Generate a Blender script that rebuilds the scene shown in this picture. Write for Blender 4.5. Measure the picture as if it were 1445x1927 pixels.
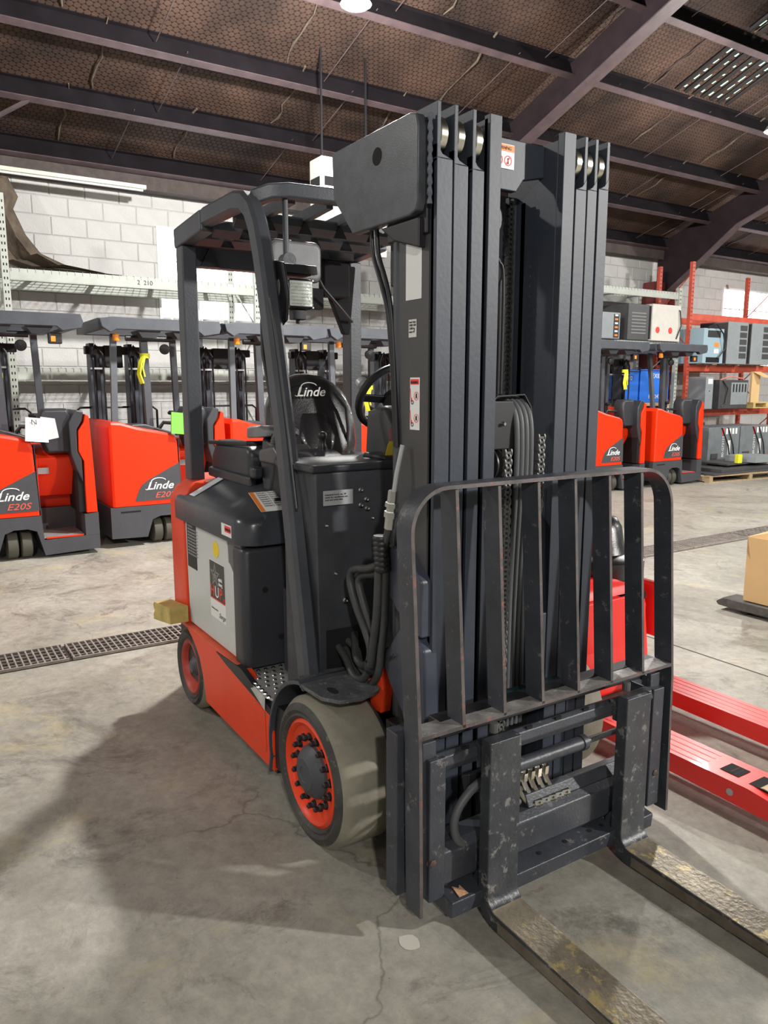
import bpy, bmesh, math, random
from mathutils import Vector, Matrix
random.seed(7)
for o in list(bpy.data.objects): bpy.data.objects.remove(o)
S = bpy.context.scene; COL = S.collection
PI = math.pi

# ------------------------------------------------------------------ camera, world, lights, exposure
cd = bpy.data.cameras.new('camera'); cam = bpy.data.objects.new('camera', cd); COL.objects.link(cam)
cd.sensor_fit = 'HORIZONTAL'; cd.sensor_width = 36.0; cd.lens = 36.0 * 1430 / 1445; cd.clip_end = 200
_p = math.atan(238 / 1430); _a = math.radians(32.4)
cam.location = (2.161, -1.757, 1.65)
_d = Vector((-math.cos(_a) * math.cos(_p), math.sin(_a) * math.cos(_p), -math.sin(_p)))
cam.rotation_euler = _d.to_track_quat('-Z', 'Y').to_euler()
S.camera = cam

W = bpy.data.worlds.new('world'); S.world = W; W.use_nodes = True
W.node_tree.nodes['Background'].inputs[0].default_value = (0.95, 0.97, 1.0, 1)
W.node_tree.nodes['Background'].inputs[1].default_value = 0.07
S.view_settings.view_transform = 'Standard'; S.view_settings.look = 'None'
S.view_settings.gamma = 1; S.view_settings.use_curve_mapping = False
S.view_settings.exposure = 0.78
LAMPS = [(-3.8, 1.75, 4.8, 820), (-3.75, 7.75, 4.8, 330), (-3.8, -4.6, 4.8, 220), (-4.0, 13.8, 4.8, 330),
         (7.5, 7.4, 5.0, 2300), (6.8, -3.6, 5.0, 560), (3.0, 13.5, 5.2, 500)]

# ------------------------------------------------------------------ materials
def nt(m):
    m.use_nodes = True
    return m.node_tree
def mat(name, col, rough=.5, metal=0., var=0., scale=8., bump=0., bscale=60., wear=None, wcol=(.3, .3, .3), coat=0., emit=None, es=0., spec=.5):
    m = bpy.data.materials.new(name); t = nt(m); n = t.nodes; l = t.links
    b = n['Principled BSDF']
    b.inputs['Base Color'].default_value = (*col, 1); b.inputs['Roughness'].default_value = rough
    b.inputs['Metallic'].default_value = metal; b.inputs['Coat Weight'].default_value = coat
    b.inputs['Specular IOR Level'].default_value = spec
    if emit:
        b.inputs['Emission Color'].default_value = (*emit, 1); b.inputs['Emission Strength'].default_value = es
    if var or bump or wear:
        tc = n.new('ShaderNodeTexCoord')
    if var or wear:
        no = n.new('ShaderNodeTexNoise'); no.inputs['Scale'].default_value = scale; no.inputs['Detail'].default_value = 6
        no.inputs['Roughness'].default_value = .65
        l.new(tc.outputs['Object'], no.inputs['Vector'])
        r = n.new('ShaderNodeValToRGB'); r.color_ramp.elements[0].position = .3; r.color_ramp.elements[1].position = .7
        r.color_ramp.elements[0].color = (*[c * (1 - var) for c in col], 1)
        r.color_ramp.elements[1].color = (*[min(1, c * (1 + var)) for c in col], 1)
        l.new(no.outputs['Fac'], r.inputs['Fac'])
        out = r.outputs['Color']
        if wear:
            n2 = n.new('ShaderNodeTexNoise'); n2.inputs['Scale'].default_value = scale * 3.1; n2.inputs['Detail'].default_value = 10
            n2.inputs['Roughness'].default_value = .75
            l.new(tc.outputs['Object'], n2.inputs['Vector'])
            r2 = n.new('ShaderNodeValToRGB'); r2.color_ramp.elements[0].position = wear; r2.color_ramp.elements[1].position = wear + .06
            l.new(n2.outputs['Fac'], r2.inputs['Fac'])
            mx = n.new('ShaderNodeMix'); mx.data_type = 'RGBA'
            l.new(r2.outputs['Color'], mx.inputs['Factor']); l.new(out, mx.inputs[6]); mx.inputs[7].default_value = (*wcol, 1)
            out = mx.outputs[2]
        l.new(out, b.inputs['Base Color'])
    if bump:
        nb = n.new('ShaderNodeTexNoise'); nb.inputs['Scale'].default_value = bscale; nb.inputs['Detail'].default_value = 4
        l.new(tc.outputs['Object'], nb.inputs['Vector'])
        bp = n.new('ShaderNodeBump'); bp.inputs['Strength'].default_value = bump; bp.inputs['Distance'].default_value = .01
        l.new(nb.outputs['Fac'], bp.inputs['Height']); l.new(bp.outputs['Normal'], b.inputs['Normal'])
    return m

PAINT = mat('graphite_paint', (.052, .057, .068), .42, var=.18, scale=5, bump=.08, bscale=90, wear=.69, wcol=(.13, .14, .15))
PAINTW = mat('graphite_paint_worn', (.042, .046, .056), .42, var=.3, scale=7, bump=.12, bscale=120, wear=.585, wcol=(.17, .16, .15))
RAILP = mat('mast_paint', (.034, .042, .058), .48, var=.15, scale=4, bump=.05, bscale=60, wear=.66, wcol=(.15, .165, .18))
SIDEP = mat('mast_side_lit_paint', (.06, .058, .06), .5, var=.12, scale=3, bump=.05)  # mast colour lifted on the side face, standing in for fill light
PLAST = mat('dark_plastic', (.03, .032, .038), .38, var=.1, scale=6, bump=.12, bscale=220)
HOODM = mat('hood_plastic', (.045, .05, .06), .28, var=.3, scale=4, bump=.05, bscale=25, wear=.60, wcol=(.12, .12, .12))
BLACK = mat('black_rubber', (.012, .012, .014), .45)
VINYL = mat('black_vinyl', (.012, .012, .013), .27, bump=.12, bscale=160, coat=.5)
HOLE = mat('dark_recess', (.004, .004, .005), .9)
ORANGE = mat('orange_paint', (.78, .058, .014), .4, var=.08, scale=4, spec=.35)
ORANGED = mat('orange_paint_dusty', (.66, .09, .035), .5, var=.2, scale=9, wear=.62, wcol=(.5, .2, .13))
BORANGE = mat('bright_orange_paint', (.74, .030, .001), .4, var=.03, scale=2, spec=.3)
BGREY = mat('truck_base_grey', (.055, .058, .066), .45, var=.1)
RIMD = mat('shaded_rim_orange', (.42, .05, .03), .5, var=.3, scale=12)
RED = mat('pallet_truck_red', (.82, .025, .018), .35, var=.04, scale=4, coat=.25)
PANEL = mat('pale_grey_panel', (.58, .61, .60), .33, var=.05, scale=3)
TREAD = mat('dusty_tread_rubber', (.225, .21, .158), .75, var=.22, scale=7, bump=.3, bscale=30, wear=.66, wcol=(.12, .11, .09))
SIDEW = mat('tyre_sidewall', (.045, .043, .04), .6, var=.5, scale=9, wear=.58, wcol=(.13, .12, .095))
HUBM = mat('hub_grey', (.06, .065, .075), .5)
STEEL = mat('bright_steel', (.6, .6, .58), .25, 1.)
ROLLER = mat('greased_steel', (.42, .40, .33), .28, 1., var=.3, scale=12)
CHAIN = mat('oiled_chain', (.12, .12, .115), .45, .3)
CHAIND = mat('dark_chain', (.05, .05, .05), .4, .6)
FORKM = mat('fork_black', (.036, .04, .046), .4, 0., var=.4, scale=7, bump=.15, bscale=80, wear=.555, wcol=(.19, .185, .175))
FORKB = mat('fork_worn_steel', (.27, .235, .175), .36, .45, var=.5, scale=4, bump=.25, bscale=60, wear=.54, wcol=(.46, .36, .17))
EDGEW = mat('scuffed_edge', (.10, .088, .085), .45, .2, var=.5, scale=9, wear=.56, wcol=(.26, .10, .08))
LEDGE = mat('scraped_rail_top', (.30, .285, .27), .45, .3, var=.4, scale=14, wear=.56, wcol=(.5, .48, .45))
HOSE = mat('rubber_hose', (.04, .042, .042), .5, var=.15, scale=20)
HOSEG = mat('grey_hose', (.10, .105, .11), .5)
WHITE = mat('white_label', (.82, .82, .8), .5)
LGREY = mat('grey_label', (.42, .43, .44), .4, .2)
INK = mat('black_ink', (.02, .02, .02), .6)
GINK = mat('grey_ink', (.22, .22, .22), .6)
REDI = mat('red_ink', (.9, .05, .04), .5)
ORI = mat('orange_ink', (.9, .25, .03), .5)
WTXT = mat('white_lettering', (.85, .85, .85), .5)
SILV = mat('silver_lettering', (.55, .55, .52), .4)
RTXT = mat('red_lettering', (.75, .1, .06), .5)
YEL = mat('yellow_tag', (.85, .62, .02), .5)
YEL2 = mat('yellow_ribbon', (.75, .75, .03), .5)
GREEN = mat('green_paper', (.16, .52, .05), .6)
WOOD = mat('pallet_wood', (.38, .28, .16), .8, var=.3, scale=12)
WOODY = mat('yellow_painted_wood', (.50, .38, .12), .7, var=.3, scale=10, wear=.6, wcol=(.25, .17, .07))
CARD = mat('cardboard', (.62, .42, .2), .8, var=.05, scale=3)
BLUE = mat('battery_blue', (.02, .17, .72), .4, var=.08)
GREYB = mat('battery_grey', (.17, .19, .2), .5, var=.15)
CHGRY = mat('charger_grey', (.25, .28, .29), .45, var=.08)
CHGDK = mat('charger_dark', (.06, .06, .062), .5, var=.15)
CHLB = mat('charger_pale_blue', (.3, .42, .48), .45)
RACKG = mat('rack_pale_green', (.42, .45, .40), .5, var=.12, scale=5, wear=.66, wcol=(.2, .19, .17))
RACKR = mat('rack_red', (.55, .09, .05), .5, var=.2, scale=5)
WIRE = mat('galvanised_wire', (.3, .3, .29), .45, .5)
BLK = mat('painted_block', (.54, .535, .52), .75, var=.05, scale=4, bump=.5, bscale=45)
MORT = mat('mortar', (.46, .455, .44), .85, bump=.4, bscale=60)
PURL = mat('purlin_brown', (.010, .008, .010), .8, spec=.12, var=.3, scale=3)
FLANGE = mat('purlin_flange_lit', (.085, .058, .062), .6, var=.3, scale=5)  # paler than the web: light from below put into the colour
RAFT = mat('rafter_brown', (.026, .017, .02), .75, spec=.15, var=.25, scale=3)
TIMB = mat('dark_timber', (.07, .055, .05), .8, var=.3)
INSUL = mat('torn_insulation', (.11, .085, .06), .9, var=.5, scale=5, bump=.8, bscale=18)
LENS = mat('lamp_lens', (1, 1, 1), .4, emit=(1, .97, .92), es=30)
DAY = mat('daylight_pane', (.9, .95, 1), .3, emit=(.9, .96, 1), es=3.2)
DAYW = mat('daylight_pane_warm', (.9, .95, 1), .3, emit=(1, .93, .92), es=3.2)
GLOW = mat('skylight_sheet', (.2, .5, .4), .4, emit=(.5, 1, .8), es=1.3)
AMBER = mat('amber_beacon', (.8, .25, .02), .3)
GLASS = mat('lamp_glass', (.72, .76, .70), .15, var=.3, scale=20, bump=.6, bscale=60, coat=1)
MIRR = mat('grey_mirror_shell', (.16, .165, .17), .4, var=.3, scale=8)
IVORY = mat('heater_ivory', (.62, .6, .54), .5, var=.06)
TEAL = mat('teal_block', (.004, .035, .04), .5)
DRAIN = mat('grate_steel', (.32, .29, .26), .6, .4, var=.3, scale=12)
RUST = mat('drain_rusty_bed', (.035, .024, .018), .9, var=.6, scale=9)
STEPM = mat('step_aluminium', (.46, .46, .44), .42, .5, var=.15, scale=20)

def floor_mat():
    m = bpy.data.materials.new('concrete'); t = nt(m); n = t.nodes; l = t.links; b = n['Principled BSDF']
    tc = n.new('ShaderNodeTexCoord')
    def noise(sc, det, ro=.6, dist=0.):
        x = n.new('ShaderNodeTexNoise'); x.inputs['Scale'].default_value = sc; x.inputs['Detail'].default_value = det
        x.inputs['Roughness'].default_value = ro; x.inputs['Distortion'].default_value = dist
        l.new(tc.outputs['Object'], x.inputs['Vector']); return x.outputs['Fac']
    def ramp(f, a, ca, bb, cb):
        r = n.new('ShaderNodeValToRGB'); e = r.color_ramp.elements
        e[0].position = a; e[0].color = (*ca, 1); e[1].position = bb; e[1].color = (*cb, 1)
        l.new(f, r.inputs['Fac']); return r.outputs['Color']
    def mix(f, a, c, ty='MIX'):
        x = n.new('ShaderNodeMix'); x.data_type = 'RGBA'; x.blend_type = ty
        if isinstance(f, float): x.inputs['Factor'].default_value = f
        else: l.new(f, x.inputs['Factor'])
        for i, v in ((6, a), (7, c)):
            if isinstance(v, tuple): x.inputs[i].default_value = (*v, 1)
            else: l.new(v, x.inputs[i])
        return x.outputs[2]
    base = ramp(noise(.9, 8, .65, .8), .3, (.26, .245, .205), .68, (.46, .44, .385))
    fine = ramp(noise(14, 10, .8), .3, (.66, .66, .66), .7, (1.2, 1.2, 1.17))
    c = mix(1.0, base, fine, 'MULTIPLY')
    dark = ramp(noise(2.1, 12, .82, .7), .53, (0, 0, 0), .66, (.85, .85, .85))
    spk = ramp(noise(38, 4, .6), .70, (0, 0, 0), .74, (1, 1, 1))
    c = mix(dark, c, (.12, .11, .09))
    c = mix(spk, c, (.09, .085, .07))
    yel = ramp(noise(1.7, 7, .75, .4), .56, (0, 0, 0), .72, (.75, .75, .75))
    c = mix(yel, c, (.50, .43, .24))
    v = n.new('ShaderNodeTexVoronoi'); v.feature = 'DISTANCE_TO_EDGE'; v.inputs['Scale'].default_value = .8
    ad = n.new('ShaderNodeVectorMath'); ad.operation = 'ADD'
    nn = n.new('ShaderNodeTexNoise'); nn.inputs['Scale'].default_value = 4; nn.inputs['Detail'].default_value = 6
    l.new(tc.outputs['Object'], nn.inputs['Vector'])
    scl = n.new('ShaderNodeVectorMath'); scl.operation = 'SCALE'; scl.inputs['Scale'].default_value = .35
    l.new(nn.outputs['Color'], scl.inputs[0]); l.new(tc.outputs['Object'], ad.inputs[0]); l.new(scl.outputs[0], ad.inputs[1])
    l.new(ad.outputs[0], v.inputs['Vector'])
    cr = ramp(v.outputs['Distance'], .0, (.55, .55, .55), .006, (0, 0, 0))
    gate = ramp(noise(.7, 3), .5, (0, 0, 0), .56, (1, 1, 1))
    cr = mix(1.0, cr, gate, 'MULTIPLY')
    c = mix(cr, c, (.07, .065, .055))
    l.new(c, b.inputs['Base Color'])
    rr = ramp(noise(3, 6, .7), .3, (.38, .38, .38), .7, (.62, .62, .62)); l.new(rr, b.inputs['Roughness'])
    bp = n.new('ShaderNodeBump'); bp.inputs['Strength'].default_value = .25; bp.inputs['Distance'].default_value = .01
    l.new(noise(22, 8, .7), bp.inputs['Height']); l.new(bp.outputs['Normal'], b.inputs['Normal'])
    return m
CONC = floor_mat()

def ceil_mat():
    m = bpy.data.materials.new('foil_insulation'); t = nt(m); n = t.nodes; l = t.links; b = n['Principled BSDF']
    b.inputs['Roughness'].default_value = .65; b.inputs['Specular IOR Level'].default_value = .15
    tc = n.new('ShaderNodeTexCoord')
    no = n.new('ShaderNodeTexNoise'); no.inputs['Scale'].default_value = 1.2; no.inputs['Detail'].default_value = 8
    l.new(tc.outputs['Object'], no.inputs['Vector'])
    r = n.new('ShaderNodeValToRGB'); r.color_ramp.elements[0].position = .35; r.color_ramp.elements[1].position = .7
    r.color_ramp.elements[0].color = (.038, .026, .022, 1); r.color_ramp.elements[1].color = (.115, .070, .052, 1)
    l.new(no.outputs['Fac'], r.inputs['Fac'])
    sep = n.new('ShaderNodeSeparateXYZ'); l.new(tc.outputs['Object'], sep.inputs[0])
    acc = None; K = 2 * math.pi / .062
    for ang in (0, 120, 240):
        cx = n.new('ShaderNodeMath'); cx.operation = 'MULTIPLY'; cx.inputs[1].default_value = K * math.cos(math.radians(ang)) * 1.06
        l.new(sep.outputs[0], cx.inputs[0])
        cy = n.new('ShaderNodeMath'); cy.operation = 'MULTIPLY_ADD'; cy.inputs[1].default_value = K * math.sin(math.radians(ang))
        l.new(sep.outputs[1], cy.inputs[0]); l.new(cx.outputs[0], cy.inputs[2])
        co = n.new('ShaderNodeMath'); co.operation = 'COSINE'; l.new(cy.outputs[0], co.inputs[0])
        if acc is None: acc = co.outputs[0]
        else:
            ad = n.new('ShaderNodeMath'); ad.operation = 'ADD'; l.new(acc, ad.inputs[0]); l.new(co.outputs[0], ad.inputs[1]); acc = ad.outputs[0]
    mr_ = n.new('ShaderNodeMapRange'); mr_.inputs[1].default_value = -1.35; mr_.inputs[2].default_value = -.75; mr_.inputs[3].default_value = .45; mr_.inputs[4].default_value = 1.0
    l.new(acc, mr_.inputs[0])
    class _o: outputs = {'Color': mr_.outputs[0]}
    r2 = _o
    mx = n.new('ShaderNodeMix'); mx.data_type = 'RGBA'; mx.blend_type = 'MULTIPLY'; mx.inputs['Factor'].default_value = 1
    l.new(r.outputs['Color'], mx.inputs[6]); l.new(r2.outputs['Color'], mx.inputs[7]); l.new(mx.outputs[2], b.inputs['Base Color'])
    n3 = n.new('ShaderNodeTexNoise'); n3.inputs['Scale'].default_value = 3; n3.inputs['Detail'].default_value = 5
    l.new(tc.outputs['Object'], n3.inputs['Vector'])
    ma = n.new('ShaderNodeMath'); ma.operation = 'ADD'
    l.new(r2.outputs['Color'], ma.inputs[0]); l.new(n3.outputs['Fac'], ma.inputs[1])
    bp = n.new('ShaderNodeBump'); bp.inputs['Strength'].default_value = .6; bp.inputs['Distance'].default_value = .02
    l.new(ma.outputs[0], bp.inputs['Height']); l.new(bp.outputs['Normal'], b.inputs['Normal'])
    return m
CEILM = ceil_mat()

# ------------------------------------------------------------------ mesh helpers
class MB:
    def __init__(s): s.v = []; s.f = []; s.mi = []; s.cur = 0
    def add(s, vs, fs):
        k = len(s.v); s.v += [tuple(v) for v in vs]; s.f += [tuple(i + k for i in f) for f in fs]; s.mi += [s.cur] * len(fs); return s
    def m(s, i): s.cur = i; return s
    def box(s, x0, x1, y0, y1, z0, z1):
        return s.add([(x, y, z) for z in (z0, z1) for y in (y0, y1) for x in (x0, x1)],
                     [(0, 2, 3, 1), (4, 5, 7, 6), (0, 1, 5, 4), (2, 6, 7, 3), (0, 4, 6, 2), (1, 3, 7, 5)])
    def prism(s, pts, ax, a, b):
        n = len(pts)
        def P(p, t): return (t, p[0], p[1]) if ax == 'x' else (p[0], t, p[1]) if ax == 'y' else (p[0], p[1], t)
        vs = [P(p, a) for p in pts] + [P(p, b) for p in pts]
        fs = [tuple(range(n)), tuple(range(2 * n - 1, n - 1, -1))] + [(i, i + n, (i + 1) % n + n, (i + 1) % n) for i in range(n)]
        return s.add(vs, fs)
    def loft(s, rings, cap=True):
        n = len(rings[0]); vs = [p for r in rings for p in r]; fs = []
        for k in range(len(rings) - 1):
            for i in range(n):
                j = (i + 1) % n; fs.append((k * n + i, k * n + j, (k + 1) * n + j, (k + 1) * n + i))
        if cap: fs += [tuple(range(n - 1, -1, -1)), tuple((len(rings) - 1) * n + i for i in range(n))]
        return s.add(vs, fs)
    def tube(s, path, r, n=8, sq=None, up=None):
        """round tube, or rectangular bar when sq=(w,h)"""
        P = [Vector(p) for p in path]; rings = []; prev = None
        for i, p in enumerate(P):
            d = (P[min(i + 1, len(P) - 1)] - P[max(i - 1, 0)]).normalized()
            u0 = Vector(up) if up else (prev if prev else (Vector((0, 0, 1)) if abs(d.z) < .9 else Vector((0, 1, 0))))
            a = d.cross(u0)
            if a.length < 1e-5: a = d.cross(Vector((1, .3, 0)))
            a.normalize(); b = a.cross(d).normalized(); prev = b
            rr = r[i] if isinstance(r, (list, tuple)) else r
            if sq: rings.append([p + a * sq[0] / 2 * x + b * sq[1] / 2 * y for x, y in ((-1, -1), (1, -1), (1, 1), (-1, 1))])
            else: rings.append([p + a * math.cos(2 * PI * k / n) * rr + b * math.sin(2 * PI * k / n) * rr for k in range(n)])
        return s.loft(rings)
    def cyl(s, p0, p1, r, n=16, r2=None):
        return s.tube([p0, p1], [r, r if r2 is None else r2], n)
    def lathe(s, prof, o, ax, n=32, close=False):
        """prof: (radius, height along ax)"""
        ax = Vector(ax).normalized(); a = ax.cross(Vector((0, 0, 1)))
        if a.length < .01: a = Vector((1, 0, 0))
        a.normalize(); b = ax.cross(a); o = Vector(o)
        rings = [[o + ax * h + (a * math.cos(2 * PI * k / n) + b * math.sin(2 * PI * k / n)) * max(r, 1e-4) for k in range(n)] for r, h in prof]
        if close: rings.append(rings[0])
        return s.loft(rings, cap=not close)
    def build(s, name, mt, parent=None, bevel=0, smooth=35, label=None, kind=None, seg=2):
        me = bpy.data.meshes.new(name); me.from_pydata(s.v, [], s.f)
        mats = mt if isinstance(mt, (list, tuple)) else [mt]
        for x in mats: me.materials.append(x)
        if len(mats) > 1: me.polygons.foreach_set('material_index', s.mi)
        bm = bmesh.new(); bm.from_mesh(me); bmesh.ops.recalc_face_normals(bm, faces=bm.faces); bm.to_mesh(me); bm.free()
        me.polygons.foreach_set('use_smooth', [True] * len(me.polygons))
        try: me.set_sharp_from_angle(angle=math.radians(smooth))
        except Exception: pass
        o = bpy.data.objects.new(name, me); COL.objects.link(o)
        if parent is not None: o.parent = parent
        if bevel:
            md = o.modifiers.new('bevel', 'BEVEL'); md.width = bevel; md.segments = seg; md.limit_method = 'ANGLE'; md.angle_limit = math.radians(40)
            md.harden_normals = True
        if label: o['label'] = label
        if kind: o['kind'] = kind
        return o
def thing(name, label, cat, loc=(0, 0, 0), rz=0, group=None):
    o = bpy.data.objects.new(name, None); COL.objects.link(o); o.location = loc; o.rotation_euler = (0, 0, rz)
    o['label'] = label; o['category'] = cat
    if group: o['group'] = group
    o.empty_display_size = .1
    return o
def tag(o, label, cat, group=None):
    o['label'] = label; o['category'] = cat
    if group: o['group'] = group
    return o
def kids(o): return [c for c in bpy.data.objects if c.parent == o]
def copy_tree(o, parent=None):
    c = o.copy(); COL.objects.link(c); c.parent = parent
    for ch in kids(o): copy_tree(ch, c)
    return c
def basis(org, right, up):
    r = Vector(right).normalized(); u = Vector(up).normalized(); n = r.cross(u)
    return Matrix(((r.x, u.x, n.x, org[0]), (r.y, u.y, n.y, org[1]), (r.z, u.z, n.z, org[2]), (0, 0, 0, 1)))
def text(s, org, right, up, size, mt, parent, name='lettering', shear=0, align='LEFT', offset=0., ext=.0006, sx=1., align_y='TOP_BASELINE'):
    c = bpy.data.curves.new('t', 'FONT'); c.body = s; c.size = size; c.shear = shear; c.align_x = align; c.extrude = ext; c.offset = offset
    c.resolution_u = 3
    o = bpy.data.objects.new('t', c); COL.objects.link(o)
    dg = bpy.context.evaluated_depsgraph_get()
    me = bpy.data.meshes.new_from_object(o.evaluated_get(dg)); bpy.data.objects.remove(o)
    M = basis(org, right, up) @ Matrix.Diagonal((sx, 1, 1, 1))
    me.transform(M); me.materials.clear(); me.materials.append(mt)
    q = bpy.data.objects.new(name, me); COL.objects.link(q); q.parent = parent
    return q
def flat(mb, org, right, up, pts, t=.001):
    """thin extruded polygon given in plane coordinates"""
    M = basis(org, right, up); n = len(pts)
    vs = [M @ Vector((x, y, 0)) for x, y in pts] + [M @ Vector((x, y, t)) for x, y in pts]
    return mb.add(vs, [tuple(range(n)), tuple(range(2 * n - 1, n - 1, -1))] + [(i, i + n, (i + 1) % n + n, (i + 1) % n) for i in range(n)])
def rect(w, h, x=0, y=0): return [(x, y), (x + w, y), (x + w, y + h), (x, y + h)]
def disc(r, x=0, y=0, n=20, ry=None): return [(x + r * math.cos(2 * PI * k / n), y + (ry or r) * math.sin(2 * PI * k / n)) for k in range(n)]
def decal(name, org, right, up, w, h, mt, parent, t=.0015, label=None):
    return flat(MB(), org, right, up, rect(w, h), t).build(name, mt, parent, label=label)
def linde(org, right, up, size, mt, parent, bend=True):
    """script word mark: slanted letters with a looping stroke over them"""
    o = text('Linde', org, right, up, size, mt, parent, 'lettering', shear=.35, offset=size * .012, sx=1.12)
    M = basis(org, right, up); mb = MB(); w = size * 1.12
    pts = []
    for k in range(13):
        a = PI * (1.02 - k / 12 * .92)
        pts.append((w * (1.02 + .62 * math.cos(a)), size * (.70 + .34 * math.sin(a))))
    pts = [(w * -.12, size * .06), (w * .0, size * -.01), (w * .16, size * .04), (w * .30, size * .34)] + pts
    r = [size * .02] + [size * .04] * (len(pts) - 3) + [size * .045, size * .02]
    mb.tube([M @ Vector((x, y, .001)) for x, y in pts], r, 6)
    mb.build('swoosh', mt, parent)
    return o
def arcpts(cx, cy, r, a0, a1, n):
    return [(cx + r * math.cos(math.radians(a0 + (a1 - a0) * k / n)), cy + r * math.sin(math.radians(a0 + (a1 - a0) * k / n))) for k in range(n + 1)]
X, Y, Z = (1, 0, 0), (0, 1, 0), (0, 0, 1)

# ------------------------------------------------------------------ the setting
floor = MB().add([(-8.8, -8, 0), (14, -8, 0), (14, 26, 0), (-8.8, 26, 0)], [(0, 1, 2, 3)]).build('floor', CONC); floor['kind'] = 'structure'
# expansion joint and a pale spill on the slab
MB().add([(-2.5, 2.325, .0012), (6, 2.325, .0012), (6, 2.337, .0012), (-2.5, 2.337, .0012)], [(0, 1, 2, 3)]).build('joint', mat('joint_filler', (.06, .055, .05), .9), floor)
MB().add([(.48 + .035 * math.cos(a * .52) * (1 + .15 * math.sin(a * 2)), -.60 + .03 * math.sin(a * .52), .0012) for a in range(12)], [tuple(range(12))]).build('paint_spot', mat('pale_paint', (.6, .58, .5), .6), floor)
drain = bpy.data.objects.new('floor_drain', None); COL.objects.link(drain); drain['kind'] = 'structure'; drain.location = (-2.72, 0, 0)
MB().box(-.15, .15, -6, 16, .001, .004).build('drain_bed', RUST, drain)
for k in range(22):
    y0 = -6 + k; g = MB()
    for xx in (-.145, .145): g.box(xx - .006, xx + .006, y0 + .01, y0 + .99, .004, .02)
    for xx in (-.09, -.03, .03, .09): g.box(xx - .004, xx + .004, y0 + .01, y0 + .99, .006, .016)
    if k < 12:
        for j in range(26): g.box(-.145, .145, y0 + .02 + j * .038 - .0045, y0 + .02 + j * .038 + .0045, .005, .019)
    else:
        for j in range(12): g.box(-.145, .145, y0 + .05 + j * .08 - .005, y0 + .05 + j * .08 + .005, .005, .019)
    g.build('grate', DRAIN, drain)

WX = -8.8
for nm_, (a_, b_, c_, d_) in (('wall_right', (-8.8, 14, 26, 26.2)), ('wall_left', (-8.8, 14, -8.2, -8))):
    MB().prism([(a_, 0), (b_, 0), (b_, 5.3), (4, 8.8), (a_, 4.3)], 'y', c_, d_).build(nm_, BLK)['kind'] = 'structure'
wall = MB().box(WX - .25, WX - .012, -8, 26, 0, 4.6).build('wall_back', MORT); wall['kind'] = 'structure'
BW, BH = .436, .2385
wins = [(1.5, 3.12, 2.52, 3.79), (14.36, 16.9, 2.1, 3.82)]
def blk_mesh(w, h, d):
    mb = MB(); b = .008
    mb.loft([[(-d, -w/2, -h/2), (-d, w/2, -h/2), (-d, w/2, h/2), (-d, -w/2, h/2)],
             [(-b, -w/2, -h/2), (-b, w/2, -h/2), (-b, w/2, h/2), (-b, -w/2, h/2)],
             [(0, -w/2+b, -h/2+b), (0, w/2-b, -h/2+b), (0, w/2-b, h/2-b), (0, -w/2+b, h/2-b)]])
    o = mb.build('block', BLK, wall, smooth=20); return o
full = blk_mesh(BW - .010, BH - .009, .03); COL.objects.unlink(full)
rest = MB(); n_ind = 0
cells = []
for r in range(18):
    z0 = 4.28 - (r + 1) * BH + .0
    if z0 < -.1: break
    off = (r % 2) * BW / 2
    for c in range(-16, 56):
        y0 = c * BW + off + .12
        if y0 > 25 or y0 < -7.5: continue
        z1 = z0 + BH; zc = z0
        if z0 < 0: continue
        segs = [(y0, y0 + BW)]
        for (a, b, lo, hi) in wins:
            if z0 + BH * .5 > lo and z0 + BH * .5 < hi:
                ns = []
                for s0, s1 in segs:
                    if s1 <= a or s0 >= b: ns.append((s0, s1)); continue
                    if s0 < a: ns.append((s0, a))
                    if s1 > b: ns.append((b, s1))
                segs = ns
        for s0, s1 in segs:
            if s1 - s0 < .04: continue
            vis = ((-1.2 < y0 < 4.7) and z0 > 1.2) or ((9.2 < y0 < 15.5) and z0 > 1.7)
            cells.append((s0, s1, z0, vis))
for s0, s1, z0, vis in cells:
    if vis and n_ind < 295:
        j = full.copy(); COL.objects.link(j); j.name = 'block'; j.parent = wall
        j.location = (WX + random.uniform(-.003, .002), (s0 + s1) / 2, z0 + BH / 2); j.scale = (1, (s1 - s0 - .01) / (BW - .01), 1); n_ind += 1
    else:
        rest.box(WX - .03, WX, s0 + .005, s1 - .005, z0 + .0045, z0 + BH - .0045)
rest.build('block', BLK, wall, kind='stuff')
bpy.data.objects.remove(full)
# windows
for i, (a, b, lo, hi) in enumerate(wins):
    w = MB().box(WX - .02, WX + .012, a - .03, b + .03, hi, hi + .035).box(WX - .02, WX + .03, a - .03, b + .03, lo - .04, lo)\
        .box(WX - .02, WX + .012, a - .03, a, lo, hi).box(WX - .02, WX + .012, b, b + .03, lo, hi).build('window_%d' % (i + 1), WHITE, bevel=.003)
    w['kind'] = 'structure'
    cols, rows = (3, 3) if i == 0 else (4, 4)
    for p in range(cols):
        for q in range(rows):
            y0 = a + (b - a) * p / cols; y1 = a + (b - a) * (p + 1) / cols; z0 = lo + (hi - lo) * q / rows; z1 = lo + (hi - lo) * (q + 1) / rows
            MB().box(WX - .012, WX - .006, y0 + .012, y1 - .012, z0 + .012, z1 - .012).build('pane', DAY if i == 0 else DAYW, w)
    f = MB()
    for p in range(1, cols): y0 = a + (b - a) * p / cols; f.box(WX - .012, WX + .004, y0 - .012, y0 + .012, lo, hi)
    for q in range(1, rows): z0 = lo + (hi - lo) * q / rows; f.box(WX - .012, WX + .004, a, b, z0 - .012, z0 + .012)
    f.build('muntin', WHITE, w)

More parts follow.
